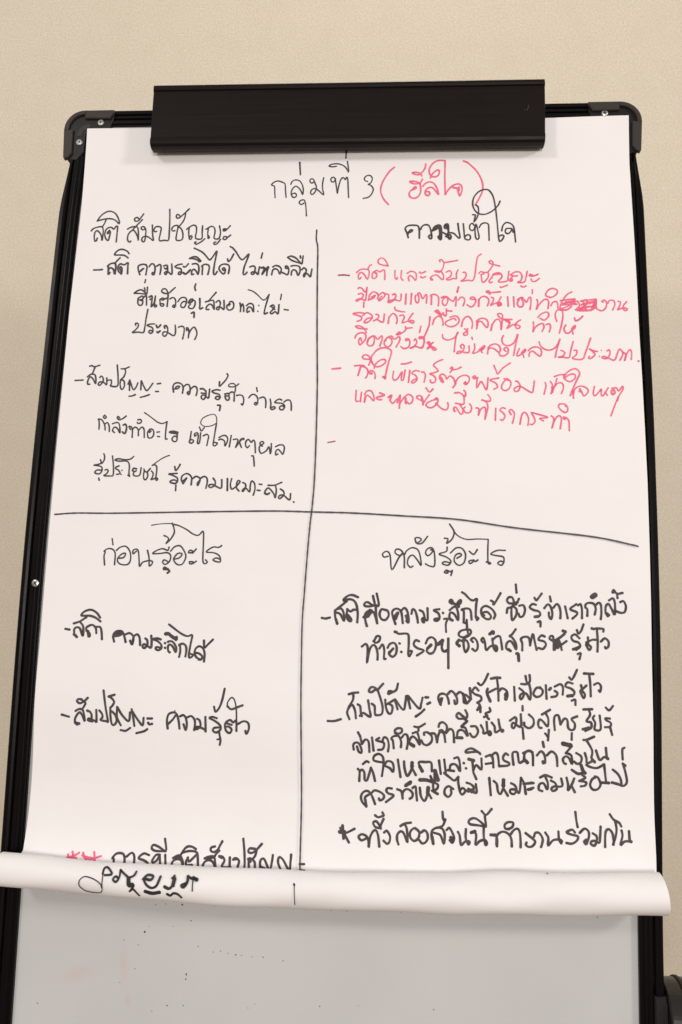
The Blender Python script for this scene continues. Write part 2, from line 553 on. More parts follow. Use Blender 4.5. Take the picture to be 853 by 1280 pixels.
# dried specks of ink dust on the melamine
SPECKS = """-0.1911 -0.9659 0.00113 1.2
-0.1806 -0.9375 0.00070 0.7
-0.1694 -0.9361 0.00070 0.6
-0.1514 -0.9360 0.00092 1.0
-0.1408 -0.9518 0.00084 0.8
-0.2136 -0.9753 0.00056 1.0
-0.1973 -0.9793 0.00056 1.0
-0.1862 -0.9600 0.00042 1.0
-0.1598 -0.9585 0.00042 1.0
-0.1304 -0.9341 0.00070 1.6
-0.1147 -0.9821 0.00049 1.0
-0.1069 -0.9808 0.00056 1.0
-0.0990 -0.9824 0.00056 1.0
-0.0903 -0.9835 0.00084 0.8
-0.0842 -0.9836 0.00049 1.0
-0.0729 -0.9846 0.00049 1.0
-0.0608 -0.9843 0.00070 1.0
-0.0391 -0.9867 0.00056 1.0
-0.1430 -1.0062 0.00063 2.5
-0.1432 -1.0110 0.00049 3.0
-0.3043 -1.0445 0.00063 1.0
-0.1620 -1.0384 0.00070 1.0
-0.1443 -1.0374 0.00070 1.0
-0.1782 -1.0450 0.00049 1.0
-0.1993 -1.0037 0.00049 1.0
-0.1315 -0.9773 0.00056 1.0
0.0984 -0.9287 0.00084 1.0
0.0848 -0.9310 0.00070 1.0
0.0712 -0.9301 0.00049 1.0
0.0636 -0.9313 0.00049 1.0
0.0465 -0.9314 0.00056 1.0
0.1398 -0.9282 0.00070 1.0
0.1951 -0.9269 0.00063 0.8
0.2059 -0.9263 0.00092 0.9
0.2656 -0.9247 0.00077 0.9
0.2903 -0.9258 0.00063 1.0
0.1213 -1.0255 0.00063 1.0
0.0017 -1.0295 0.00063 1.0
-0.0748 -1.0356 0.00049 1.0
-0.0673 -1.0312 0.00042 1.0
0.0277 -0.9332 0.00063 1.0
0.0105 -0.9333 0.00063 1.0
0.0422 -1.0263 0.00042 1.0
-0.2150 -1.0183 0.00049 1.0
"""
bm = bmesh.new()
for ln in SPECKS.split('\n'):
    if not ln.strip():
        continue
    x, y, r, st = (float(v) for v in ln.split())
    n = 9
    a0 = random.random() * 6
    bm.faces.new([bm.verts.new((x + r * (0.7 + 0.5 * random.random()) * math.cos(a0 + 2 * math.pi * i / n),
                                y + r * st * (0.7 + 0.5 * random.random()) * math.sin(a0 + 2 * math.pi * i / n), 0.0003)) for i in range(n)])
obj("ink_specks", bm, 'k', board, label="scattered dots of dried marker dust", kind='stuff')

# ------------------------------------------------------------------ the written sheet
sheet_root = thing("flip_chart_sheet", "white flip chart sheet covered in handwritten Thai notes, its foot rolled up", "paper sheet")

PAPER_L = [(0.0, -0.3226), (-0.0277, -0.3222), (-0.104, -0.3222), (-0.166, -0.3240), (-0.247, -0.3266), (-0.342, -0.3280), (-0.427, -0.3298),
           (-0.52, -0.3303), (-0.60, -0.3300), (-0.657, -0.3293), (-0.744, -0.3278), (-0.84, -0.3262), (-0.89, -0.3262)]
PAPER_R = [(0.0, 0.3376), (-0.0258, 0.3373), (-0.0628, 0.3370), (-0.107, 0.3386), (-0.162, 0.3407), (-0.215, 0.3425), (-0.275, 0.3443),
           (-0.337, 0.3467), (-0.398, 0.3483), (-0.458, 0.3495), (-0.532, 0.3500), (-0.60, 0.3502), (-0.70, 0.3496), (-0.77, 0.3483), (-0.875, 0.3478)]
bm = bmesh.new()
NX = 64
def head(x):                                     # the upper edge of the sheet is cut a touch askew and dips under the clamp
    return -0.0262 + 0.0062 * (x + 0.32) / 0.66 - 0.0022 * math.exp(-((abs(x) - 0.20) / 0.09) ** 2)
rows = []
NY = 110
for j in range(NY + 1):
    s = j / NY
    row = []
    for i in range(NX + 1):
        k = i / NX
        x0 = _lerp(PAPER_L, -0.9 * s)
        x1 = _lerp(PAPER_R, -0.9 * s)
        x = x0 + (x1 - x0) * k
        yt = head(x)
        yb = roll_at(x)[0]
        y = yt + (yb - yt) * s
        z = paper_z(x, y)
        if s > 0.985:                              # the curl is a little wider than the sheet above it
            t = (s - 0.985) / 0.015
            xr = ROLL_L[0] + (ROLL_R[0] - ROLL_L[0]) * k
            x = x + (xr - x) * t * t * (3 - 2 * t)
        row.append((x, y, z))
    rows.append(row)
NA = 96
for j in range(1, NA + 1):                        # the curl: a turn and a half, winding in
    a = 2 * math.pi * 1.45 * j / NA
    row = []
    for i in range(NX + 1):
        k = i / NX
        x = ROLL_L[0] + (ROLL_R[0] - ROLL_L[0]) * k
        yc, zc, r = roll_at(x)
        rr = r * (1 - 0.10 * (a / (2 * math.pi)) ** 1.5)
        if a < 2 * math.pi:
            rr = r
        else:
            rr = r * (0.965 - 0.10 * (a - 2 * math.pi) / math.pi)
        wob = 0.0
        if 0.15 < a / (2 * math.pi) < 0.95:
            wob = 0.0007 * math.sin(23 * x + 2 * a) + 0.0004 * math.sin(51 * x - 3 * a) + 0.0009 * math.exp(-((x - 0.18) / 0.05) ** 2) * math.sin(3 * a + 30 * x)
        rr += wob
        skew = 0.0025 * math.sin(a) * (1 if k > 0.5 else 0.6) * (abs(k - 0.5) * 2) ** 6
        row.append((x + skew, yc - rr * math.sin(a), zc - rr * math.cos(a)))
    rows.append(row)
grid = [[bm.verts.new(p) for p in row] for row in rows]
for a, b in zip(grid, grid[1:]):
    for i in range(NX):
        bm.faces.new((a[i], a[i + 1], b[i + 1], b[i]))
sheet = obj("sheet", bm, 'paper', sheet_root, smooth=True)

# ------------------------------------------------------------------ the handwriting
# one block per written line or heading: pen width in 1/100 mm, then x y pairs in 1/10 mm on the sheet
# (for the writing bled through the curl: x in 1/10 mm and the angle round the curl in 1/10 degree)
WRITING = [
    ('title', 'k', """
165 -823 -1210 -832 -1119 -837 -1064 -874 -1046 -840 -1009 -791 -996 -741 -1014 -708 -1038 -700 -1121 -689 -1207
164 -638 -1041 -620 -1002 -580 -986 -531 -1000 -496 -1056 -483 -1116 -489 -1176 -518 -1115 -569 -1068 -605 -1088 -629 -1139 -618 -1194 -588 -1213 -563 -1188 -582 -1157 -628 -1170
214 -539 -759 -525 -918
164 -434 -1449 -439 -1381 -450 -1295 -468 -1247 -505 -1249 -527 -1277 -504 -1303 -472 -1288
164 -360 -1020 -387 -1030 -407 -1002 -393 -977 -366 -982 -343 -1033 -324 -1084 -339 -1144 -371 -1177 -392 -1160 -381 -1117 -341 -1101 -299 -1127 -258 -1166 -233 -1180 -248 -1111 -251 -1034 -240 -966
164 -94 -980 -117 -1019 -145 -1014 -151 -979 -127 -959 -102 -980 -83 -1080 -69 -1168 -59 -1097 -37 -1004 -14 -970 10 -975 22 -993 42 -962 54 -1005 61 -1116 69 -1222
164 -91 -819 -139 -825 -180 -812 -141 -791 -68 -788 -2 -815 39 -859 59 -897 54 -834 41 -759
197 24 -617 22 -714
163 292 -1021 260 -1008 254 -974 282 -946 322 -946 347 -981 333 -1035 301 -1060 334 -1073 362 -1121 344 -1180 305 -1222 245 -1236
"""),
    ('title_red', 'r', """
212 609 -843 547 -902 485 -1004 455 -1088 454 -1165 491 -1250 548 -1318
211 830 -1136 845 -1107 872 -1098 869 -1120 830 -1131 803 -1154 791 -1195 811 -1229 855 -1243 899 -1221 925 -1171 927 -1103 912 -1052
211 946 -1002 923 -1041 868 -1060 812 -1046 796 -1029 836 -1026 883 -1035 923 -1061
212 938 -959 929 -939 882 -945 834 -927 831 -915 873 -911 921 -925 953 -900 976 -857 984 -810
211 951 -1092 987 -1053 1042 -1037 1089 -1063 1122 -1123 1142 -1199 1107 -1156 1066 -1110 1019 -1113 985 -1147 984 -1189 1013 -1211 1036 -1194 1028 -1164 993 -1160
211 1041 -986 1064 -935 1111 -893 1142 -891 1143 -937 1112 -970 1064 -970 1032 -935 1028 -867 1070 -799 1133 -765 1212 -767
211 1212 -767 1213 -844 1212 -997 1220 -1197
210 1221 -1200 1248 -1150 1303 -1091 1365 -1067 1405 -1084 1418 -1135 1406 -1185 1390 -1219 1374 -1176 1361 -1121 1319 -1120 1314 -1110 1345 -1120
210 1381 -1104 1383 -1151
244 1433 -775 1481 -796
210 1481 -796 1576 -891 1632 -985 1660 -1078 1656 -1163 1618 -1255 1574 -1335
"""),
    ('head_tl', 'k', """
191 -3076 -1621 -3049 -1590 -2997 -1571 -2945 -1569 -2925 -1624 -2931 -1746 -2944 -1685 -2975 -1636 -3005 -1618 -3027 -1642 -3032 -1697 -3021 -1752 -3001 -1746 -2992 -1715
191 -2939 -1565 -2918 -1526 -2902 -1480
191 -2848 -1612 -2860 -1655 -2874 -1651 -2858 -1624 -2834 -1634 -2844 -1704 -2855 -1746 -2885 -1722 -2902 -1673 -2894 -1612 -2865 -1581 -2827 -1575 -2796 -1598 -2769 -1563 -2749 -1570 -2750 -1661 -2752 -1765
191 -3009 -1491 -2973 -1428 -2917 -1381 -2854 -1364 -2793 -1392 -2754 -1447 -2732 -1503 -2738 -1527 -2774 -1490 -2829 -1465 -2911 -1465 -3009 -1491
191 -2489 -1468 -2513 -1449 -2542 -1461 -2540 -1489 -2516 -1498 -2488 -1483 -2461 -1444 -2436 -1405
190 -2623 -1599 -2587 -1577 -2535 -1568 -2499 -1580 -2484 -1651 -2479 -1748 -2490 -1700 -2524 -1638 -2555 -1614 -2594 -1644 -2614 -1693 -2610 -1747 -2585 -1769 -2572 -1755
191 -2555 -1604 -2507 -1547 -2447 -1478
190 -2409 -1601 -2432 -1611 -2454 -1593 -2446 -1572 -2417 -1573 -2394 -1615 -2393 -1676 -2399 -1749 -2416 -1767 -2437 -1743 -2426 -1706 -2386 -1695 -2343 -1713 -2292 -1750 -2305 -1677 -2317 -1550
190 -2258 -1632 -2281 -1636 -2294 -1611 -2268 -1572 -2221 -1575 -2204 -1594 -2211 -1667 -2218 -1751 -2157 -1749 -2105 -1747 -2100 -1644 -2104 -1474 -2112 -1349
190 -1984 -1433 -2009 -1415 -2025 -1436 -2018 -1463 -1989 -1461 -1950 -1428 -1906 -1385 -1870 -1346
190 -2031 -1627 -2060 -1630 -2071 -1602 -2052 -1570 -2012 -1558 -1995 -1579 -2006 -1658 -2006 -1748 -1937 -1743 -1930 -1671 -1951 -1610 -1988 -1575
190 -1982 -1571 -1939 -1513 -1917 -1452 -1913 -1404
189 -1887 -1611 -1859 -1587 -1809 -1558 -1773 -1575 -1764 -1636 -1770 -1726 -1695 -1733 -1694 -1648 -1693 -1569
189 -1859 -1589 -1859 -1659 -1847 -1732 -1827 -1738 -1814 -1708 -1830 -1696 -1844 -1714
189 -1762 -1775 -1779 -1783 -1760 -1805 -1732 -1793 -1693 -1769 -1658 -1735
189 -1650 -1612 -1623 -1594 -1584 -1573 -1548 -1594 -1537 -1648 -1544 -1726 -1489 -1732 -1470 -1660 -1486 -1569
189 -1622 -1597 -1625 -1660 -1618 -1727 -1602 -1715 -1615 -1694
189 -1521 -1775 -1544 -1783 -1537 -1805 -1508 -1799 -1487 -1775 -1466 -1742
246 -1410 -1609 -1436 -1612 -1433 -1631 -1409 -1624
189 -1409 -1626 -1382 -1600 -1355 -1566
189 -1393 -1708 -1427 -1708 -1432 -1738 -1403 -1742 -1376 -1714 -1345 -1686
"""),
    ('head_tr', 'k', """
210 791 -1736 773 -1675 753 -1622 788 -1587 855 -1582 905 -1594 920 -1653 922 -1744
210 785 -1704 795 -1669 817 -1640 842 -1645 817 -1668 792 -1670
209 935 -1635 955 -1594 993 -1577 1032 -1589 1057 -1654 1067 -1742 1045 -1750 1032 -1724 1047 -1707 1065 -1718
241 1077 -1652 1098 -1607 1137 -1584 1170 -1596 1182 -1667 1178 -1760 1150 -1748 1146 -1725 1168 -1719
322 1088 -1643 1115 -1608 1153 -1590
402 1110 -1631 1143 -1608 1163 -1637 1172 -1743
209 1093 -1625 1132 -1619
209 1242 -1620 1220 -1626 1214 -1597 1230 -1573 1255 -1574 1264 -1621 1259 -1679 1254 -1726 1277 -1761 1293 -1743 1287 -1708 1243 -1702 1199 -1676
273 1230 -1585 1264 -1656 1252 -1708 1276 -1749
209 1270 -1679 1320 -1685 1353 -1715 1386 -1746 1399 -1727 1385 -1657 1373 -1565
209 1232 -1725 1276 -1740
184 1436 -1569 1445 -1657 1453 -1744 1473 -1764 1504 -1770 1522 -1745 1511 -1710 1478 -1710 1456 -1733
184 1562 -1588 1540 -1564 1513 -1587 1511 -1628 1536 -1654 1563 -1640 1574 -1600
184 1584 -1576 1574 -1646 1582 -1739 1604 -1763 1621 -1740 1613 -1682 1592 -1588
185 1545 -1457 1575 -1459 1573 -1485 1560 -1547 1595 -1495 1614 -1424 1607 -1360 1582 -1336
184 1623 -1617 1645 -1577 1683 -1560 1727 -1577 1735 -1659 1739 -1775
185 1864 -1288 1840 -1344 1786 -1402 1731 -1437 1677 -1454 1611 -1442 1566 -1395 1544 -1330 1554 -1247 1598 -1182 1653 -1147 1719 -1144 1763 -1190 1791 -1261 1813 -1391 1830 -1543 1847 -1718 1859 -1787 1886 -1776 1910 -1730 1891 -1712 1853 -1726
184 1885 -1660 1896 -1602 1929 -1561 1972 -1562 2016 -1597 2032 -1661 2046 -1798
184 2018 -1678 2003 -1637 1983 -1631 1945 -1631 1927 -1654 1931 -1683 1956 -1695 1983 -1678 2005 -1640
"""),
    ('note_a1', 'k', """
214 -3004 -2127 -2951 -2126 -2899 -2121
239 -2836 -2079 -2800 -2046 -2748 -2043 -2733 -2091 -2740 -2181 -2760 -2121 -2802 -2099 -2823 -2133 -2817 -2184 -2803 -2160
214 -2830 -2067 -2824 -2181
214 -2754 -2043 -2722 -2007 -2690 -1970
215 -2583 -1916 -2608 -1886 -2668 -1861 -2720 -1873 -2758 -1916 -2754 -1934 -2710 -1934 -2639 -1940 -2591 -1971
214 -2658 -2160 -2679 -2115 -2678 -2085 -2655 -2107 -2657 -2176 -2675 -2167 -2701 -2133 -2705 -2079 -2678 -2049 -2645 -2059 -2625 -2059 -2586 -2035 -2585 -2085 -2582 -2176
214 -2430 -2188 -2451 -2134 -2455 -2080 -2410 -2056 -2363 -2063 -2347 -2099 -2355 -2189
246 -2427 -2146 -2384 -2104 -2419 -2134
213 -2321 -2087 -2294 -2051 -2259 -2064 -2245 -2124 -2256 -2190 -2280 -2178 -2269 -2162 -2249 -2170
213 -2228 -2082 -2195 -2062 -2176 -2077 -2175 -2137 -2181 -2185
213 -2141 -2080 -2107 -2069 -2094 -2089 -2106 -2120 -2128 -2108
213 -2094 -2093 -2090 -2147 -2105 -2188 -2123 -2176 -2119 -2158 -2084 -2156 -2036 -2189 -2037 -2111 -2044 -2057
213 -1917 -2059 -1957 -2064 -2002 -2088 -1977 -2106 -1930 -2118 -1916 -2161 -1932 -2190 -1955 -2184 -1945 -2160 -1916 -2161
213 -1898 -2089 -1874 -2095 -1840 -2056
261 -1893 -2170 -1871 -2185 -1847 -2173 -1812 -2134
212 -1790 -2059 -1751 -2053 -1718 -2071 -1706 -2125 -1714 -2191 -1739 -2149 -1769 -2125 -1791 -2149 -1791 -2191 -1768 -2188
213 -1829 -1987 -1790 -1967 -1744 -1969 -1708 -1999 -1690 -2020 -1712 -2029
213 -1829 -1987 -1766 -1993 -1701 -2023
262 -1717 -2008 -1693 -2020
212 -1663 -2191 -1664 -2137 -1663 -2095 -1674 -2089 -1647 -2065 -1607 -2065 -1583 -2089 -1584 -2137 -1594 -2191
212 -1780 -1855 -1727 -1879 -1667 -1915 -1618 -1969 -1582 -2005 -1550 -1969 -1503 -1891 -1506 -1945 -1522 -2065 -1527 -2172 -1509 -2193 -1483 -2154
212 -1388 -2124 -1410 -2138 -1422 -2118 -1400 -2106 -1385 -2138 -1402 -2184 -1443 -2154 -1463 -2112 -1442 -2070 -1397 -2058 -1351 -2070 -1338 -2106 -1346 -2177
212 -1367 -1992 -1354 -2024 -1327 -1998 -1296 -1930
212 -1341 -1834 -1308 -1854 -1260 -1914 -1222 -1974 -1187 -2001 -1154 -1974 -1111 -1929 -1130 -2003 -1160 -2099 -1167 -2182 -1144 -2188 -1123 -2161
212 -947 -1917 -959 -1980
211 -1092 -2093 -1053 -2081 -1027 -2099 -1032 -2158 -1048 -2188 -1071 -2176 -1060 -2158 -1021 -2158 -988 -2188 -982 -2135 -973 -2093
260 -950 -2105 -919 -2101 -920 -2137 -940 -2188 -908 -2141 -871 -2094
211 -865 -2102 -880 -2147 -883 -2200
211 -921 -2113 -870 -2106
211 -814 -2093 -781 -2076 -736 -2088 -711 -2124 -726 -2183 -750 -2135 -785 -2117 -813 -2135 -824 -2192
211 -716 -2157 -670 -2177 -635 -2192 -620 -2148 -628 -2100 -657 -2082 -661 -2108 -627 -2114
211 -595 -2083 -539 -2077 -493 -2095 -485 -2148 -506 -2201 -530 -2148 -565 -2130 -586 -2160 -588 -2195
211 -639 -1972 -600 -1958 -542 -1982 -495 -2030 -466 -2054 -455 -1959
211 -638 -1976 -575 -2018 -472 -2051
211 -489 -1957 -484 -1983
210 -463 -2131 -442 -2107 -411 -2131 -417 -2172 -432 -2219 -442 -2201 -423 -2172 -388 -2190 -359 -2219 -350 -2172 -343 -2125
"""),
    ('note_a2', 'k', """
197 -2354 -2253 -2360 -2289
196 -2481 -2422 -2437 -2390 -2391 -2384 -2343 -2420 -2324 -2432 -2324 -2349
196 -2481 -2426 -2411 -2428 -2336 -2438
196 -2361 -2358 -2350 -2391
196 -2425 -2485 -2386 -2462 -2368 -2474 -2380 -2518 -2411 -2509
196 -2430 -2491 -2428 -2551 -2401 -2580 -2373 -2563 -2370 -2521 -2395 -2503
196 -2367 -2486 -2340 -2456 -2328 -2468 -2320 -2575
228 -2293 -2474 -2265 -2460 -2257 -2492 -2279 -2504
196 -2257 -2492 -2259 -2546 -2261 -2599 -2225 -2540 -2218 -2463
195 -2261 -2597 -2226 -2570 -2197 -2582 -2203 -2599 -2222 -2587 -2222 -2493
196 -1983 -2358 -2021 -2394 -2059 -2429 -2111 -2428 -2145 -2404 -2132 -2375 -2097 -2375 -2072 -2411 -2062 -2470 -2066 -2595
195 -2095 -2494 -2123 -2514 -2158 -2502 -2156 -2541 -2147 -2582 -2118 -2591 -2111 -2565 -2143 -2559
195 -2158 -2505 -2130 -2488 -2095 -2500 -2064 -2480
195 -2037 -2500 -2004 -2483 -1974 -2501 -1963 -2554 -1973 -2607 -1997 -2595 -1986 -2578 -1963 -2590
195 -1937 -2537 -1911 -2495 -1866 -2481 -1834 -2508 -1838 -2567 -1858 -2608 -1893 -2602 -1898 -2567 -1874 -2537 -1849 -2534
260 -1805 -2549 -1787 -2510 -1760 -2508 -1769 -2537 -1799 -2549
195 -1762 -2514 -1730 -2529 -1729 -2579 -1749 -2620 -1789 -2620 -1804 -2596 -1783 -2567
243 -1763 -2681 -1734 -2671 -1729 -2732
228 -1734 -2314 -1743 -2354 -1732 -2393
227 -1674 -2496 -1668 -2567 -1666 -2626 -1634 -2614
202 -1603 -2539 -1557 -2524 -1509 -2521 -1497 -2573 -1493 -2633 -1519 -2581 -1554 -2567 -1586 -2602 -1588 -2634 -1557 -2633
203 -1570 -2532 -1525 -2474 -1481 -2417
202 -1474 -2542 -1448 -2520 -1424 -2544 -1430 -2601 -1442 -2636 -1467 -2623 -1451 -2601 -1410 -2608 -1375 -2629 -1381 -2518
202 -1317 -2583 -1312 -2536 -1276 -2536 -1260 -2578 -1274 -2623 -1314 -2639 -1342 -2614 -1337 -2575 -1304 -2564
202 -1188 -2549 -1177 -2599 -1178 -2655
202 -1174 -2599 -1156 -2559 -1141 -2598 -1138 -2655
202 -1108 -2581 -1069 -2553 -1027 -2576 -1020 -2661 -1046 -2612 -1080 -2598 -1099 -2626 -1097 -2666 -1071 -2651
161 -961 -2576 -959 -2582
161 -970 -2649 -967 -2654
162 -1097 -2382 -1042 -2400 -986 -2442 -930 -2498 -902 -2510 -876 -2491 -844 -2442
210 -844 -2442 -861 -2512 -884 -2611 -890 -2681 -854 -2670
201 -824 -2590 -791 -2572 -774 -2597 -793 -2632 -821 -2667 -800 -2681 -761 -2656 -726 -2681 -720 -2569
201 -811 -2590 -769 -2628
161 -696 -2439 -704 -2505
185 -655 -2628 -607 -2635
"""),
    ('note_a3', 'k', """
187 -2435 -2829 -2439 -2806 -2412 -2806 -2401 -2833 -2416 -2865 -2442 -2894 -2469 -2920 -2401 -2914 -2337 -2920 -2323 -2871 -2314 -2753 -2299 -2630
186 -2207 -2813 -2258 -2815 -2297 -2830 -2274 -2842 -2232 -2859 -2218 -2901 -2239 -2930 -2268 -2918 -2259 -2894 -2224 -2900
227 -2182 -2830 -2169 -2860 -2147 -2848 -2131 -2827
227 -2169 -2912 -2159 -2924 -2132 -2901
227 -2077 -2866 -2084 -2843 -2061 -2837 -2042 -2867
186 -2042 -2867 -2039 -2919 -2065 -2966 -2094 -2954 -2093 -2919 -2057 -2913 -2021 -2931 -1968 -2960 -1946 -2943 -1944 -2885 -1953 -2832
186 -1912 -2856 -1872 -2844 -1843 -2862 -1839 -2920 -1851 -3002
185 -1814 -2864 -1809 -2897 -1791 -2880 -1801 -2858 -1781 -2903 -1784 -2996 -1776 -2932 -1751 -2880 -1718 -2856 -1687 -2909 -1684 -2955 -1704 -3008
"""),
    ('note_b1', 'k', """
194 -3128 -3515 -3032 -3509
194 -2980 -3470 -2941 -3439 -2893 -3442 -2875 -3497 -2875 -3554 -2909 -3497 -2946 -3469 -2970 -3511 -2971 -3559 -2946 -3559
194 -2962 -3338 -2935 -3331 -2906 -3345 -2839 -3326
194 -2921 -3428 -2910 -3393 -2896 -3352
194 -2828 -3476 -2809 -3459 -2786 -3489 -2790 -3531 -2822 -3572 -2843 -3558 -2824 -3531 -2776 -3537 -2740 -3565 -2743 -3482
194 -2723 -3510 -2689 -3507 -2683 -3551 -2691 -3578 -2609 -3580 -2606 -3481 -2626 -3323
194 -2575 -3368 -2534 -3368 -2480 -3346
193 -2527 -3371 -2520 -3412 -2538 -3467 -2573 -3502
193 -2566 -3498 -2577 -3536 -2566 -3605 -2544 -3619 -2523 -3577 -2530 -3522 -2566 -3498
193 -2480 -3556 -2463 -3508
193 -2463 -3506 -2458 -3632
193 -2460 -3515 -2439 -3563 -2412 -3623 -2382 -3597 -2362 -3542
193 -2457 -3703 -2423 -3700 -2383 -3683
193 -2322 -3515 -2321 -3624
193 -2316 -3522 -2287 -3583 -2250 -3634 -2218 -3604 -2180 -3546
192 -2320 -3716 -2266 -3702 -2213 -3683
192 -2125 -3552 -2085 -3546
192 -2140 -3645 -2106 -3645
200 -1922 -3652 -1933 -3590 -1916 -3550 -1872 -3539 -1825 -3562 -1809 -3607 -1814 -3664
200 -1907 -3609 -1886 -3584 -1852 -3584 -1873 -3609 -1909 -3613
199 -1807 -3590 -1774 -3562 -1740 -3567 -1724 -3618 -1734 -3681 -1757 -3664 -1745 -3647
199 -1715 -3612 -1683 -3584 -1649 -3595 -1639 -3640 -1649 -3691
231 -1603 -3612 -1570 -3612 -1535 -3640
199 -1535 -3640 -1533 -3685 -1552 -3736 -1580 -3730 -1587 -3702 -1555 -3685 -1503 -3724 -1495 -3662 -1492 -3616
199 -1589 -3663 -1550 -3665
199 -1369 -3626 -1414 -3621 -1463 -3639 -1434 -3661 -1377 -3677 -1364 -3717 -1391 -3740 -1419 -3723 -1398 -3700 -1365 -3711
199 -1380 -3524 -1377 -3578 -1340 -3541 -1304 -3495 -1284 -3449 -1296 -3426
230 -1387 -3807 -1357 -3812 -1362 -3869
159 -1152 -3546 -1184 -3573 -1222 -3584 -1266 -3579 -1267 -3557 -1240 -3543 -1201 -3550 -1188 -3590 -1191 -3646
199 -1311 -3671 -1267 -3664 -1260 -3698 -1254 -3717 -1264 -3743 -1291 -3738 -1305 -3693 -1266 -3698
199 -1267 -3670 -1235 -3647 -1201 -3660 -1197 -3754
190 -1170 -3686 -1131 -3680 -1098 -3693 -1084 -3741 -1093 -3798 -1110 -3787
190 -1025 -3712 -999 -3678 -961 -3672 -926 -3705 -918 -3750 -933 -3796 -956 -3785 -945 -3768 -919 -3779
190 -939 -3590 -929 -3635
190 -898 -3716 -860 -3702 -832 -3721 -822 -3772 -824 -3826
190 -774 -3726 -763 -3783 -766 -3833 -744 -3850 -711 -3832 -723 -3816 -759 -3827
189 -638 -3736 -672 -3725 -720 -3760 -686 -3771 -631 -3776 -602 -3809 -617 -3848 -650 -3849 -660 -3821 -630 -3804 -602 -3820
189 -610 -3759 -578 -3736 -539 -3741 -524 -3791 -522 -3856
"""),
    ('note_b2', 'k', """
184 -2796 -4103 -2796 -4052 -2803 -3998 -2811 -3984 -2769 -3991 -2731 -4051 -2720 -4112
184 -2739 -3936 -2751 -3956 -2736 -3974 -2717 -3959 -2735 -3936
184 -2725 -4038 -2699 -4024 -2676 -4064 -2669 -4129
184 -2637 -4037 -2597 -4023 -2562 -4029 -2546 -4077 -2541 -4147 -2571 -4097 -2607 -4077 -2626 -4098 -2628 -4125 -2605 -4142
184 -2553 -3968 -2577 -3948 -2584 -3969 -2558 -3989 -2518 -3975 -2477 -3943
224 -2506 -4052 -2480 -4042 -2464 -4076 -2468 -4123 -2482 -4154 -2511 -4134
184 -2415 -4103 -2437 -4069 -2414 -4069 -2392 -4102 -2389 -4197
183 -2394 -4109 -2362 -4075 -2324 -4102 -2315 -4176
184 -2334 -3987 -2300 -3984 -2289 -4014 -2322 -4032 -2339 -4021
183 -2313 -4109 -2281 -4075 -2252 -4101 -2243 -4198
183 -2182 -4139 -2167 -4121
183 -2184 -4101 -2207 -4135 -2205 -4168 -2192 -4202 -2151 -4198 -2131 -4154 -2143 -4107 -2178 -4098 -2189 -4135
183 -2094 -4134 -2065 -4130
183 -2084 -4185 -2060 -4188
159 -2258 -3901 -2180 -3952 -2095 -4013 -2033 -4030 -1980 -4008
183 -1980 -4008 -1988 -4100 -1989 -4207 -1968 -4214
222 -1844 -4137 -1899 -4122 -1945 -4133 -1884 -4147 -1848 -4146
182 -1850 -4160 -1852 -4233 -1885 -4244 -1910 -4214 -1882 -4180 -1848 -4189
182 -1684 -4125 -1692 -4211 -1701 -4250 -1671 -4262 -1649 -4234 -1679 -4219 -1698 -4238
182 -1620 -4164 -1639 -4180 -1641 -4148 -1610 -4140 -1597 -4179 -1604 -4257 -1583 -4261 -1573 -4202 -1571 -4140
182 -1590 -4070 -1565 -4116 -1532 -4077
182 -1538 -4174 -1500 -4155 -1476 -4178 -1481 -4224 -1491 -4287
127 -1388 -4020 -1451 -4054 -1528 -4061 -1572 -4034 -1574 -3999 -1549 -3960 -1489 -3928 -1427 -3916 -1395 -3950 -1388 -4013
181 -1391 -4028 -1402 -4122 -1412 -4216 -1417 -4281 -1393 -4290 -1369 -4259 -1403 -4250
181 -1352 -4192 -1307 -4167 -1265 -4175 -1250 -4221 -1278 -4291 -1285 -4237 -1320 -4211 -1354 -4218
181 -1211 -4166 -1227 -4300
181 -1182 -4212 -1136 -4208 -1134 -4250 -1154 -4308 -1118 -4250 -1072 -4195 -1059 -4210 -1090 -4203 -1111 -4234 -1102 -4265 -1085 -4304
181 -994 -4282 -1016 -4306 -1037 -4280 -1035 -4233 -1005 -4209 -973 -4243 -951 -4216 -932 -4236 -924 -4301 -920 -4363
180 -961 -4402 -940 -4409 -926 -4520
181 -841 -4284 -864 -4277 -870 -4246 -843 -4230 -827 -4253 -864 -4277 -878 -4316 -853 -4370 -793 -4338 -764 -4291 -745 -4376 -737 -4314 -738 -4255
180 -688 -4290 -643 -4269 -597 -4273 -585 -4312 -600 -4377 -624 -4351 -656 -4321 -682 -4344 -681 -4386 -657 -4375
"""),
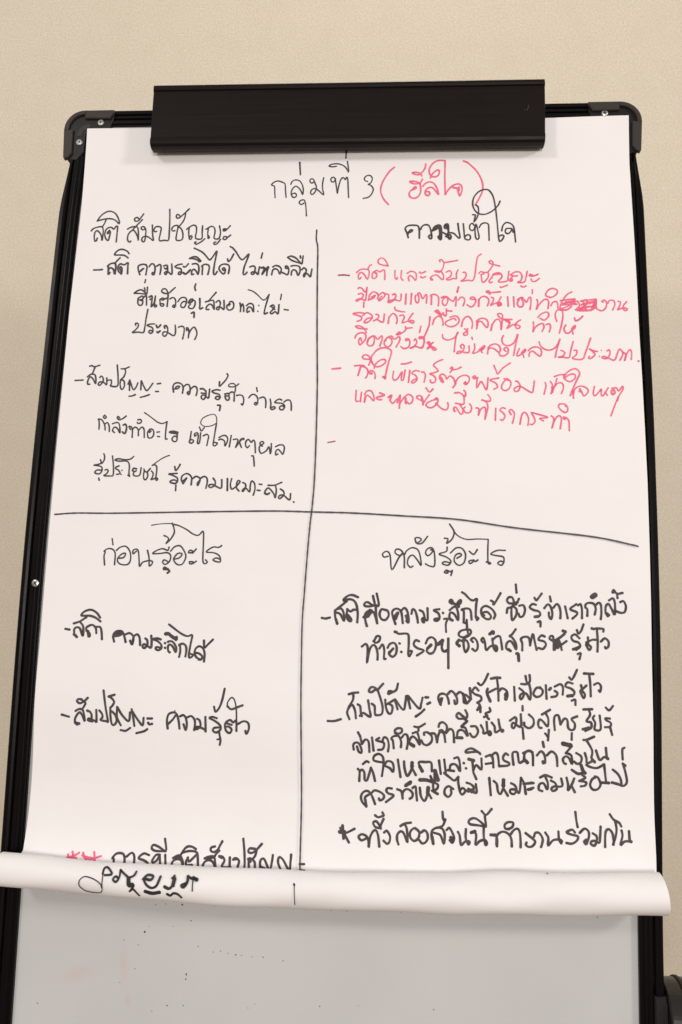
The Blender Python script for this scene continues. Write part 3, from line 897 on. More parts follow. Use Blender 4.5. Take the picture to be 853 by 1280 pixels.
    ('note_b3', 'k', """
183 -2728 -4508 -2777 -4525 -2828 -4534 -2771 -4542 -2730 -4558 -2727 -4603 -2753 -4637 -2798 -4632 -2810 -4615 -2784 -4593 -2728 -4592
183 -2753 -4469 -2733 -4508 -2708 -4474 -2705 -4429 -2716 -4398
206 -2757 -4689 -2750 -4712
183 -2688 -4591 -2666 -4583 -2651 -4602 -2668 -4635 -2698 -4658 -2621 -4660 -2588 -4651 -2590 -4551 -2610 -4423
183 -2356 -4427 -2393 -4457 -2455 -4465 -2534 -4455 -2578 -4470 -2532 -4483 -2454 -4480 -2413 -4498 -2399 -4548 -2400 -4615 -2393 -4661
222 -2407 -4648 -2391 -4659
183 -2523 -4539 -2561 -4556 -2560 -4573 -2525 -4594 -2506 -4628 -2544 -4641
159 -2486 -4589 -2484 -4594
159 -2495 -4640 -2491 -4642
222 -2313 -4572 -2347 -4566 -2360 -4592
182 -2317 -4597 -2344 -4616 -2342 -4647 -2307 -4658 -2269 -4641 -2258 -4558
182 -2360 -4592 -2339 -4605 -2317 -4595
182 -2223 -4574 -2219 -4596 -2224 -4646 -2216 -4690 -2193 -4697 -2173 -4656 -2181 -4618 -2216 -4594
182 -2182 -4607 -2147 -4565
182 -2132 -4595 -2111 -4622 -2116 -4667 -2132 -4694 -2104 -4689 -2065 -4677 -2053 -4693 -2064 -4705 -2076 -4686 -2070 -4600 -2073 -4544 -2097 -4522 -2125 -4528
142 -2125 -4528 -2061 -4478 -2007 -4442 -1952 -4416 -1928 -4410
205 -1826 -4620 -1887 -4625 -1926 -4629 -1874 -4645 -1823 -4672 -1815 -4710 -1841 -4738 -1898 -4728 -1899 -4711 -1860 -4697 -1815 -4712
205 -1858 -4540 -1844 -4586 -1813 -4550 -1795 -4514
204 -1832 -4760 -1833 -4822
204 -1752 -4737 -1772 -4688 -1758 -4643 -1709 -4621 -1669 -4642 -1650 -4675 -1652 -4752
236 -1748 -4709 -1706 -4670 -1732 -4709 -1747 -4737
204 -1639 -4680 -1602 -4653 -1568 -4663 -1550 -4685 -1564 -4745 -1578 -4756 -1579 -4729 -1555 -4701
204 -1551 -4679 -1508 -4653 -1474 -4667 -1464 -4716 -1477 -4788
204 -1397 -4671 -1374 -4704 -1372 -4742 -1403 -4775 -1436 -4776 -1442 -4754 -1405 -4743 -1360 -4764 -1315 -4785 -1294 -4773 -1296 -4686
227 -1231 -4674 -1226 -4810
195 -1182 -4673 -1194 -4739 -1178 -4793 -1136 -4771 -1094 -4726 -1084 -4699 -1106 -4694 -1121 -4727 -1119 -4781 -1090 -4814
195 -1051 -4715 -1021 -4730 -1016 -4769 -1041 -4818 -1052 -4807 -1016 -4776 -968 -4822 -962 -4746 -948 -4696 -915 -4723 -906 -4788 -923 -4859
195 -860 -4730 -830 -4733
195 -879 -4801 -846 -4804
195 -756 -4742 -680 -4739 -600 -4705
195 -669 -4746 -659 -4806 -669 -4887 -687 -4839 -733 -4785 -760 -4775 -786 -4808 -792 -4835
249 -790 -4835 -765 -4846 -739 -4834
194 -613 -4783 -580 -4804 -568 -4842 -609 -4892 -631 -4881 -611 -4854 -567 -4858 -523 -4896 -496 -4900 -493 -4835
217 -454 -4930 -452 -4931
"""),
    ('head_bl', 'k', """
180 -2612 -5701 -2626 -5596 -2615 -5550 -2630 -5541 -2589 -5513 -2533 -5517 -2497 -5566 -2495 -5694
180 -2545 -5397 -2531 -5465
180 -2485 -5529 -2441 -5491 -2375 -5482 -2324 -5543 -2312 -5635 -2342 -5687 -2407 -5692 -2456 -5666 -2463 -5620 -2416 -5568 -2375 -5563 -2394 -5609 -2450 -5620
179 -2250 -5532 -2285 -5565 -2288 -5524 -2248 -5509 -2225 -5541 -2211 -5633 -2200 -5706 -2166 -5659 -2093 -5639 -2051 -5651 -2067 -5688 -2089 -5694 -2095 -5612 -2120 -5520
179 -1870 -5478 -1883 -5515 -1944 -5498 -2008 -5518 -2058 -5556 -1977 -5554 -1885 -5543 -1845 -5578 -1856 -5643 -1904 -5677 -1934 -5654 -1917 -5626 -1869 -5647
179 -1938 -5347 -1905 -5359 -1881 -5387 -1910 -5439 -1857 -5386 -1820 -5312 -1827 -5257 -1849 -5202
248 -1863 -5734 -1908 -5713 -1914 -5735 -1873 -5734 -1849 -5755 -1870 -5774
179 -1849 -5524 -1805 -5473 -1741 -5461 -1691 -5520 -1668 -5584 -1701 -5666 -1756 -5677 -1795 -5645 -1806 -5605 -1763 -5549 -1713 -5552 -1742 -5598 -1797 -5614
179 -1597 -5536 -1640 -5537 -1626 -5510 -1592 -5518 -1596 -5545 -1553 -5493
178 -1582 -5640 -1622 -5641 -1617 -5664 -1581 -5658 -1545 -5632
125 -2092 -5230 -1999 -5214 -1887 -5206 -1830 -5216
179 -1830 -5216 -1773 -5228 -1677 -5272 -1600 -5322 -1534 -5334 -1482 -5290 -1473 -5433 -1469 -5615 -1448 -5659 -1417 -5641 -1436 -5615
178 -1260 -5447 -1296 -5469 -1360 -5467 -1435 -5524 -1348 -5531 -1282 -5565 -1266 -5629 -1306 -5633 -1353 -5613 -1317 -5590 -1276 -5602
"""),
    ('note_c1', 'k', """
262 -3010 -6439 -2960 -6446
262 -2907 -6499 -2872 -6523
262 -2900 -6494 -2905 -6441 -2880 -6417 -2841 -6429 -2806 -6502 -2796 -6499 -2804 -6407 -2842 -6358
318 -2882 -6509 -2868 -6525
262 -2917 -6375 -2848 -6350 -2775 -6300
263 -2617 -6301 -2653 -6254 -2711 -6219 -2766 -6220 -2818 -6248 -2837 -6281 -2804 -6285 -2739 -6283 -2671 -6302 -2608 -6343
336 -2745 -6458 -2728 -6518 -2722 -6489 -2742 -6463
262 -2762 -6453 -2765 -6416 -2718 -6388 -2685 -6391 -2655 -6423 -2645 -6476
261 -2657 -6408 -2608 -6406 -2587 -6453 -2574 -6542
261 -2431 -6564 -2447 -6507 -2429 -6459 -2387 -6442 -2342 -6456 -2316 -6508 -2298 -6565
606 -2416 -6479 -2374 -6460 -2363 -6465
326 -2425 -6501 -2372 -6489 -2350 -6469
260 -2308 -6481 -2266 -6464 -2226 -6484 -2210 -6525 -2223 -6589 -2248 -6548
260 -2220 -6588 -2211 -6508 -2175 -6475 -2146 -6501 -2134 -6547 -2128 -6594
278 -2075 -6519 -2051 -6539 -2047 -6591 -2077 -6624 -2100 -6609 -2086 -6582 -2041 -6602 -2002 -6619 -2000 -6548 -2009 -6486
259 -1897 -6524 -1941 -6513 -1988 -6522 -1938 -6541 -1893 -6576 -1882 -6617 -1914 -6644 -1947 -6630 -1938 -6609 -1900 -6615
278 -1847 -6562 -1844 -6564
277 -1843 -6615 -1840 -6617
259 -1814 -6548 -1778 -6539 -1744 -6561 -1713 -6612 -1717 -6659 -1751 -6603 -1785 -6578 -1809 -6594 -1801 -6651 -1784 -6663
389 -1846 -6460 -1813 -6459 -1782 -6481 -1737 -6506 -1720 -6490 -1723 -6517
259 -1674 -6709 -1666 -6652 -1672 -6590 -1686 -6580 -1642 -6563 -1606 -6588 -1597 -6640 -1603 -6702
240 -1814 -6354 -1755 -6395 -1688 -6440 -1632 -6469 -1589 -6478 -1542 -6467 -1552 -6555 -1565 -6670 -1557 -6714 -1531 -6705 -1520 -6681 -1552 -6671
258 -1444 -6728 -1477 -6708 -1501 -6668 -1494 -6616 -1454 -6586 -1410 -6608 -1388 -6664 -1389 -6752
258 -1492 -6657 -1448 -6668 -1414 -6696 -1423 -6729 -1449 -6734
258 -1405 -6520 -1394 -6599 -1359 -6565 -1304 -6508
"""),
    ('note_c2', 'k', """
257 -2962 -7385 -2877 -7405
257 -2804 -7338 -2763 -7317 -2723 -7326 -2703 -7385 -2693 -7447 -2729 -7377 -2761 -7354 -2800 -7409 -2804 -7462 -2779 -7488
330 -2797 -7468 -2757 -7476
257 -2726 -7239 -2760 -7254 -2794 -7235 -2785 -7211 -2743 -7211 -2717 -7232 -2674 -7191
257 -2706 -7235 -2697 -7258 -2722 -7306
257 -2671 -7330 -2636 -7345 -2617 -7382 -2621 -7442 -2652 -7436 -2646 -7416 -2575 -7440 -2558 -7446 -2567 -7320
330 -2652 -7432 -2609 -7444
257 -2532 -7325 -2502 -7357 -2493 -7397 -2513 -7427 -2442 -7438 -2429 -7434 -2466 -7276 -2500 -7105
257 -2439 -7169 -2371 -7147
257 -2432 -7172 -2410 -7179 -2372 -7220 -2383 -7260 -2409 -7288
256 -2409 -7294 -2404 -7367 -2386 -7459 -2357 -7474 -2329 -7431 -2349 -7365 -2393 -7327
256 -2333 -7278 -2327 -7391 -2281 -7475
256 -2326 -7285 -2273 -7362 -2193 -7428 -2182 -7332
255 -2279 -7528 -2223 -7533 -2173 -7501
256 -2166 -7299 -2144 -7384 -2126 -7476
255 -2153 -7325 -2091 -7408 -2033 -7466 -2026 -7386
273 -2098 -7554 -2016 -7531 -1980 -7507
283 -1981 -7391 -1933 -7389
282 -1972 -7437 -1958 -7454 -1928 -7447
255 -1750 -7491 -1762 -7406 -1748 -7339 -1701 -7315 -1659 -7329 -1632 -7401 -1618 -7486
255 -1743 -7438 -1697 -7390 -1669 -7347
254 -1617 -7354 -1584 -7340 -1555 -7365 -1538 -7437 -1549 -7503 -1575 -7438
254 -1541 -7365 -1495 -7347 -1456 -7381 -1447 -7434 -1454 -7497
254 -1425 -7374 -1397 -7392 -1385 -7451 -1420 -7485 -1438 -7476 -1415 -7459 -1339 -7485 -1324 -7515 -1330 -7429 -1334 -7351
254 -1208 -7359 -1256 -7348 -1290 -7362 -1234 -7386 -1171 -7430 -1160 -7476 -1202 -7513 -1243 -7498 -1231 -7465 -1167 -7456
255 -1244 -7238 -1225 -7290 -1186 -7247 -1157 -7161 -1137 -7041
253 -1174 -7516 -1158 -7594 -1163 -7644
217 -1159 -7581 -1192 -7588
172 -985 -7488 -987 -7377 -996 -7247 -1021 -7156 -1057 -7133 -1095 -7185 -1095 -7227
254 -1095 -7227 -1050 -7258 -983 -7233 -927 -7211
253 -1039 -7425 -1083 -7414 -1113 -7415 -1101 -7486 -1059 -7514 -1037 -7477 -1068 -7446 -1102 -7447
253 -1098 -7394 -1058 -7373 -1023 -7398 -990 -7377 -983 -7488
253 -968 -7412 -908 -7381 -857 -7398 -846 -7457 -869 -7514 -884 -7484
146 -1679 -7296 -1677 -7298
"""),
    ('star_1', 'r', """
236 -2759 -8854 -2740 -8944
236 -2713 -8826 -2685 -8911
236 -2763 -8884 -2699 -8869 -2637 -8833
236 -2749 -8891 -2663 -8887
"""),
    ('star_2', 'r', """
236 -2595 -8831 -2543 -8920
235 -2472 -8819 -2452 -8923
235 -2600 -8857 -2513 -8891 -2393 -8856
294 -2574 -8871 -2472 -8886
"""),
    ('note_d', 'k', """
258 -2247 -8936 -2250 -8876 -2267 -8869 -2223 -8822 -2157 -8820 -2132 -8863 -2130 -8954
258 -2112 -8848 -2059 -8808 -2027 -8844 -2024 -8956
257 -1868 -8822 -1927 -8809 -1979 -8857 -1920 -8876 -1872 -8907 -1862 -8964
258 -1709 -8654 -1688 -8772 -1770 -8735 -1829 -8719 -1845 -8754 -1798 -8777 -1691 -8775
257 -1751 -8814 -1790 -8817 -1825 -8868 -1819 -8896 -1779 -8871 -1753 -8826
257 -1751 -8816 -1733 -8947
257 -1691 -8813 -1675 -8944
257 -1612 -8941 -1613 -8908 -1599 -8869 -1551 -8848 -1510 -8863 -1484 -8935
257 -1602 -8840 -1565 -8818 -1526 -8814 -1498 -8859 -1490 -8895
337 -1585 -8835 -1530 -8823
258 -1526 -8812 -1487 -8746 -1451 -8719 -1405 -8721 -1364 -8741
257 -1509 -8785 -1446 -8765 -1379 -8765 -1342 -8791 -1324 -8928
257 -1440 -8829 -1459 -8868 -1453 -8908 -1437 -8928
301 -1450 -8908 -1394 -8903
257 -1445 -8831 -1429 -8866 -1399 -8845 -1355 -8799
256 -1277 -8926 -1274 -8900 -1257 -8864 -1209 -8844 -1168 -8862 -1136 -8920
256 -1260 -8829 -1217 -8811 -1158 -8814 -1133 -8914
319 -1249 -8828 -1183 -8818
257 -1158 -8814 -1141 -8783 -1108 -8746
257 -1159 -8707 -1197 -8719 -1200 -8750 -1165 -8763 -1128 -8741 -1104 -8694 -1082 -8652
256 -1105 -8801 -1065 -8807 -1044 -8842 -1066 -8904 -975 -8902
318 -1099 -8804 -1074 -8811
256 -988 -8807 -983 -8923
256 -950 -8827 -918 -8812 -885 -8841 -895 -8908 -828 -8907 -831 -8771 -855 -8616
300 -944 -8821 -920 -8818
255 -772 -8930 -780 -8813 -743 -8817 -714 -8849 -712 -8927
300 -786 -8813 -763 -8837
256 -720 -8710 -779 -8708 -791 -8742 -754 -8751 -713 -8726 -650 -8656
256 -704 -8726 -715 -8777 -743 -8814
255 -648 -8924 -657 -8829 -616 -8805 -561 -8908 -544 -8902 -530 -8823 -525 -8762
316 -648 -8885 -604 -8903
255 -428 -8913 -465 -8831 -454 -8778 -410 -8806 -342 -8904 -331 -8814 -328 -8747
246 -233 -8837 -185 -8835
175 -230 -8893 -178 -8898
"""),
    ('bleed', 'k', """
116 -2241 -119 -2257 -4 -2326 120 -2422 180 -2473 82 -2484 -67 -2460 -188 -2389 -309 -2250 -297 -2239 29 -2241 310 -2248 462
233 -2245 309 -2244 482 -2218 538 -2162 389 -2155 302 -2219 269
216 -2069 475 -2064 238 -2094 93 -2128 168 -2102 257 -2070 192
216 -2069 475 -2023 362 -1964 260 -1913 327 -1899 452
455 -1965 215 -1954 41 -1921 37
216 -1995 310 -1958 217
215 -1902 25 -1930 -127
215 -1943 -163 -1906 -91 -1844 -296
248 -1812 237 -1769 370 -1712 341 -1732 226 -1801 239 -1772 81 -1715 -6 -1662 76 -1634 339
363 -1778 -133 -1705 -177 -1631 -128
280 -1579 55 -1532 9 -1499 108 -1491 385
231 -1509 323 -1475 302 -1484 95
247 -1550 -172 -1514 -215 -1486 -132 -1440 -147 -1402 -257
264 -1350 411 -1348 215 -1379 76 -1405 125 -1365 186
248 -1350 411 -1309 343 -1258 329
379 -1289 363 -1253 313
140 -1291 279 -1287 -16
"""),
    ('bleed_rule', 'k', """
204 -244 308 -240 289
98 -240 289 -227 -298
"""),
    ('bleed_dot', 'k', """
163 2323 837 2327 808
"""),
    ('note_e1', 'r', """
185 189 -2168 235 -2131 295 -2126 338 -2150 322 -2252 283 -2195 249 -2168 219 -2185 211 -2227 225 -2251 244 -2230
185 321 -2129 340 -2087 363 -2070
185 560 -2088 532 -2025 487 -1987 445 -2010 446 -2052 493 -2076 560 -2085
185 429 -2178 395 -2157 374 -2199 384 -2241 417 -2234 432 -2199 409 -2178 395 -2162 428 -2143 462 -2160 514 -2137 525 -2200 524 -2256
184 643 -2144 645 -2235 667 -2252 671 -2231
184 720 -2145 715 -2228 738 -2266
184 787 -2180 826 -2156 875 -2166 895 -2201 887 -2268 854 -2229 820 -2208 801 -2235 812 -2273
208 932 -2166 952 -2180 1000 -2159
208 946 -2222 966 -2236 1001 -2222
184 1169 -2038 1163 -2018 1192 -2015 1218 -2046 1288 -2038 1373 -2022
184 1218 -2046 1203 -2118 1171 -2163 1125 -2163
224 1112 -2153 1145 -2153 1174 -2160
184 1067 -2264 1067 -2225 1132 -2201 1199 -2260 1214 -2215 1191 -2167
239 1064 -2240 1083 -2260
183 1243 -2167 1283 -2150 1305 -2181 1290 -2223 1244 -2254 1277 -2263 1330 -2243 1362 -2250 1362 -2188 1381 -2140
238 1389 -2350 1373 -2409
183 1440 -2170 1466 -2172 1476 -2209 1454 -2250 1415 -2278 1500 -2267 1552 -2271 1577 -2202 1590 -2078 1608 -1981 1647 -1947
183 1623 -2182 1649 -2161 1684 -2182 1649 -2198
183 1649 -2202 1663 -2285 1689 -2285 1730 -2230 1730 -2175 1682 -2171
183 1727 -2171 1785 -2079 1772 -2030 1743 -2034 1753 -2061 1805 -2079 1863 -2093
198 1773 -2240 1789 -2194 1837 -2177 1878 -2188 1889 -2228 1849 -2286 1946 -2278 1962 -2223 1970 -2160
318 1796 -2195 1859 -2186
198 1767 -2240 1743 -2274 1754 -2297 1778 -2289
198 1871 -2349 1885 -2354 1952 -2328
198 1989 -2200 2043 -2166 2097 -2171 2121 -2223 2108 -2269 2070 -2294 2146 -2289 2167 -2234 2181 -2160
198 1989 -2200 2022 -2214 2067 -2214
238 2005 -2229 1978 -2271 2005 -2274 2008 -2257
198 2108 -2337 2135 -2351 2167 -2337
198 2216 -2194 2207 -2212 2248 -2217 2304 -2195
198 2226 -2252 2239 -2280 2275 -2280 2318 -2246
269 2210 -2206 2237 -2206
"""),
    ('dash_1', 'r', """
193 -24 -2201 43 -2198 103 -2205
"""),
    ('note_e2', 'r', """
200 213 -2368 229 -2354 257 -2366 303 -2412 318 -2348 314 -2424 305 -2511
200 220 -2436 253 -2428 278 -2453 250 -2494 201 -2523 195 -2509 238 -2494 300 -2513
200 286 -2534 285 -2598
200 338 -2511 353 -2447 391 -2410 436 -2424 455 -2459 446 -2494
224 344 -2505 393 -2488 416 -2453 376 -2473
200 453 -2453 502 -2418 532 -2442 514 -2482 471 -2517 460 -2509 494 -2465
200 529 -2436 568 -2439 577 -2482 570 -2534
239 623 -2442 647 -2436 659 -2470 625 -2517 581 -2540 575 -2523 646 -2505
199 646 -2505 713 -2517 722 -2436
231 779 -2436 774 -2557
231 843 -2430 836 -2557
199 892 -2453 885 -2493 905 -2545 928 -2522 928 -2470 914 -2436 941 -2424 973 -2493 1005 -2447 1021 -2453 1017 -2545
231 1074 -2562 1076 -2470
199 1076 -2470 1065 -2453 1103 -2439 1141 -2453 1160 -2493 1157 -2579
199 1193 -2482 1223 -2464 1258 -2476 1264 -2527 1241 -2573 1213 -2564 1202 -2522 1229 -2474
238 1193 -2479 1256 -2476
198 1256 -2470 1300 -2510 1333 -2522 1356 -2470 1365 -2493 1357 -2579
199 1387 -2355 1373 -2413
198 1387 -2510 1419 -2473 1454 -2487 1460 -2527 1444 -2579
198 1566 -2501 1533 -2498 1531 -2478 1565 -2475 1590 -2515 1572 -2567 1534 -2592 1490 -2567
245 1624 -2584 1625 -2504
198 1625 -2504 1657 -2470 1701 -2467 1741 -2509 1725 -2578
238 1744 -2424 1711 -2407 1738 -2401 1753 -2435
198 1711 -2410 1765 -2418 1873 -2407
198 1771 -2475 1793 -2487 1788 -2527 1761 -2572 1809 -2549 1863 -2535 1885 -2555 1876 -2574 1852 -2570
198 1841 -2563 1841 -2544 1861 -2509 1882 -2469
198 1828 -2547 1877 -2555 1877 -2572 1847 -2578
197 1957 -2469 1963 -2583
197 2024 -2469 2031 -2589
197 2071 -2503 2097 -2480 2130 -2478
221 2087 -2503 2067 -2549 2087 -2588 2124 -2585 2137 -2543 2110 -2480
197 2110 -2480 2146 -2503 2173 -2534 2199 -2480 2221 -2480 2223 -2548 2213 -2622
197 2240 -2384 2239 -2429
197 2451 -2478 2393 -2452 2409 -2401 2462 -2367 2518 -2384 2523 -2423 2483 -2463 2432 -2477
197 2291 -2503 2301 -2537 2285 -2622 2312 -2571 2366 -2508 2408 -2500 2426 -2537 2417 -2610
197 2451 -2576 2472 -2537 2510 -2525 2528 -2553 2531 -2604
189 2690 -2408 2637 -2439 2595 -2495 2566 -2551 2554 -2607
220 2560 -2514 2718 -2495 2701 -2516 2577 -2564
189 2589 -2545 2724 -2526 2753 -2520
267 2624 -2532 2683 -2539 2741 -2557
188 2601 -2564 2741 -2557
189 2559 -2613 2624 -2591 2671 -2563 2695 -2524 2636 -2532 2601 -2554
236 2559 -2626 2636 -2623 2685 -2582
188 2788 -2520 2964 -2495
251 2800 -2520 2859 -2507 2847 -2563 2800 -2600
251 2753 -2631 2823 -2600 2951 -2575
266 2776 -2631 2904 -2627 2957 -2582 2962 -2501
188 2858 -2538 2964 -2513
235 2800 -2563 2893 -2544 2964 -2528
188 2759 -2526 2776 -2576 2729 -2625
251 2823 -2538 2846 -2619
235 2904 -2631 2930 -2575 2952 -2532
235 2770 -2607 2858 -2590
188 3045 -2532 3028 -2520 3057 -2507 3082 -2538 3074 -2594 3032 -2635 2974 -2615 2969 -2593
188 3097 -2544 3115 -2513 3162 -2513 3175 -2563 3149 -2625
188 3214 -2522 3239 -2532 3225 -2587 3207 -2624 3265 -2602 3314 -2612 3299 -2634 3271 -2618 3271 -2575 3309 -2526
188 2719 -2722 2728 -2755 2769 -2737 2810 -2699
"""),
    ('note_e3', 'r', """
199 287 -2673 232 -2665 161 -2679 211 -2697 263 -2720 257 -2754 213 -2772
199 277 -2702 320 -2667 370 -2685 390 -2725 356 -2771 312 -2791 296 -2777 333 -2737 385 -2731
199 431 -2685 461 -2696 459 -2731 400 -2771 443 -2750 515 -2782 530 -2684
231 576 -2796 585 -2719
199 585 -2719 628 -2676 661 -2695 681 -2747 674 -2799
199 648 -2598 660 -2632 715 -2649 765 -2655
199 711 -2701 749 -2695 763 -2724 740 -2789 805 -2770 860 -2792 876 -2769 840 -2760 821 -2775 815 -2747 863 -2672
222 1061 -2715 1055 -2810
198 1055 -2810 1030 -2885 993 -2973 1002 -3023 979 -3080 949 -3092
198 1094 -2807 1111 -2746 1153 -2709 1189 -2715 1212 -2765 1214 -2815
198 1122 -2646 1146 -2633 1176 -2664 1191 -2698 1212 -2664 1227 -2698 1248 -2698 1251 -2658 1251 -2618
238 1122 -2646 1182 -2690
198 1251 -2639 1313 -2645
198 1362 -2752 1338 -2733 1261 -2765 1239 -2796 1279 -2830 1339 -2827 1394 -2783 1394 -2733 1356 -2702 1296 -2718
237 1428 -2827 1436 -2776
197 1436 -2776 1457 -2733 1499 -2707 1537 -2738 1555 -2795 1547 -2851
197 1464 -2858 1496 -2889 1491 -2932 1461 -2935 1453 -2914 1479 -2895 1500 -2857
197 1606 -2782 1612 -2754 1659 -2729 1713 -2744 1733 -2788 1725 -2840 1695 -2819 1659 -2772 1618 -2776 1603 -2857
268 1606 -2763 1606 -2819
228 1766 -2875 1780 -2806
197 1780 -2806 1813 -2756 1849 -2741 1878 -2781 1882 -2862
197 1878 -2731 1849 -2700 1843 -2678 1872 -2672 1898 -2693 1896 -2743 1885 -2862
236 1896 -2743 1959 -2749
236 1903 -2743 2003 -2743
197 1956 -2749 1982 -2786 1948 -2851 2021 -2805 2091 -2817 2094 -2842 2062 -2851 2044 -2811 2068 -2774 2103 -2749
283 1940 -2755 1979 -2783
196 2303 -2717 2339 -2677 2398 -2652 2426 -2673 2415 -2716 2374 -2750 2330 -2729
196 2250 -2773 2254 -2829 2247 -2893 2274 -2835 2327 -2795 2364 -2797 2370 -2840 2350 -2884
196 2397 -2803 2432 -2794 2446 -2834 2432 -2890
196 2517 -2763 2503 -2716 2503 -2666 2527 -2629 2574 -2626 2587 -2691 2573 -2790 2546 -2904
219 2619 -2808 2599 -2846 2613 -2895 2654 -2903 2701 -2851
235 2689 -2851 2724 -2812 2718 -2845 2689 -2864
195 2689 -2851 2700 -2913
196 2719 -2721 2731 -2757 2772 -2740 2811 -2703
"""),
    ('note_e4', 'r', """
199 324 -2911 304 -2870 250 -2831 197 -2832 224 -2855 277 -2863 332 -2867
199 194 -2977 207 -2942 252 -2914 305 -2921 322 -2969 294 -3024 249 -3059 239 -3004 260 -2976 271 -3013
198 347 -3017 359 -2983 404 -2952 421 -2996 407 -3058 368 -3074 337 -3044 349 -2989 378 -2962 424 -2955 458 -2992 503 -2951 513 -2982 486 -3074
198 544 -3016 575 -2965 618 -2988 625 -3036 591 -3080 551 -3073 535 -3030 562 -2981 614 -2951 654 -2990 706 -2957 716 -3001 676 -3083
254 679 -2929 705 -2905 727 -2919 686 -2933
198 692 -2928 751 -2905 783 -2870 778 -2836
198 782 -2857 854 -2849
198 818 -2989 792 -3007 782 -2987 817 -2984 834 -3028 819 -3082 767 -3103 731 -3079
197 883 -3003 898 -2983 912 -3034 871 -3085 833 -3099 897 -3075 976 -3095 997 -3020 993 -2972 948 -2982 941 -2963 973 -2956 1000 -2968
198 993 -2972 1025 -2896 1052 -2821
198 958 -2828 944 -2904
197 1033 -3029 1055 -3019 1069 -3053 1034 -3104 1086 -3076 1141 -3107 1106 -3117 1073 -3063 1101 -3026
268 1040 -3033 1108 -3103
197 1209 -2931 1216 -2971 1264 -2996 1323 -2980 1364 -2949 1391 -2896 1370 -2936 1355 -3036 1346 -3136
197 1431 -3094 1416 -3067 1442 -3048 1462 -3073 1449 -3117 1419 -3150 1376 -3157 1401 -3129 1455 -3141 1514 -3141 1516 -3066
197 1548 -2960 1554 -2985
196 1578 -3041 1581 -3097 1559 -3153 1608 -3140 1644 -3115
259 1644 -3109 1696 -3061 1673 -3102 1638 -3115
196 1638 -3103 1667 -3143
196 1732 -3089 1761 -3056 1814 -3039 1858 -3058 1876 -3107 1856 -3138 1809 -3101 1761 -3087 1736 -3108 1729 -3158
196 1938 -3125 1915 -3103 1938 -3079 1964 -3100 1956 -3152 1915 -3181 1874 -3177 1859 -3144
196 1908 -2939 1891 -2983 1909 -3039 1962 -3059 2020 -3032 2050 -2982 2073 -2920 2062 -2982 2044 -3069 2026 -3174
196 2091 -3093 2063 -3159 2072 -3181 2111 -3161 2139 -3133
258 2125 -3134 2161 -3100 2149 -3128 2120 -3147
195 2125 -3139 2141 -3194
195 2192 -3118 2231 -3082 2288 -3072 2333 -3097 2342 -3147 2326 -3182 2288 -3158 2245 -3123 2209 -3140 2200 -3183
195 2315 -3011 2331 -3056 2374 -3096 2431 -3108 2489 -3085 2527 -3035 2553 -2969 2537 -3025 2512 -3115 2498 -3191
195 2565 -3110 2605 -3135 2583 -3175 2536 -3191
234 2536 -3191 2574 -3190
195 2564 -3185 2650 -3197 2670 -3124 2701 -3004
195 2711 -3107 2742 -3113 2733 -3162 2692 -3205 2802 -3213 2838 -3137 2898 -2964
226 2885 -3093 2942 -3121
194 2971 -3121 2908 -3106 2885 -3090 2931 -3136 2942 -3163 2895 -3206 2872 -3198 2884 -3179
155 3017 -3106 3019 -3108
155 2993 -3178 2996 -3181
194 3081 -3113 3105 -3102 3112 -3147 3080 -3202 3028 -3199 3034 -3178 3080 -3190 3160 -3222 3196 -3140 3220 -3091 3251 -3122 3254 -3161 3224 -3222
217 3260 -3128 3290 -3158 3276 -3222
194 3276 -3222 3300 -3146 3335 -3097 3354 -3133 3350 -3213
224 3428 -3230 3433 -3233
"""),
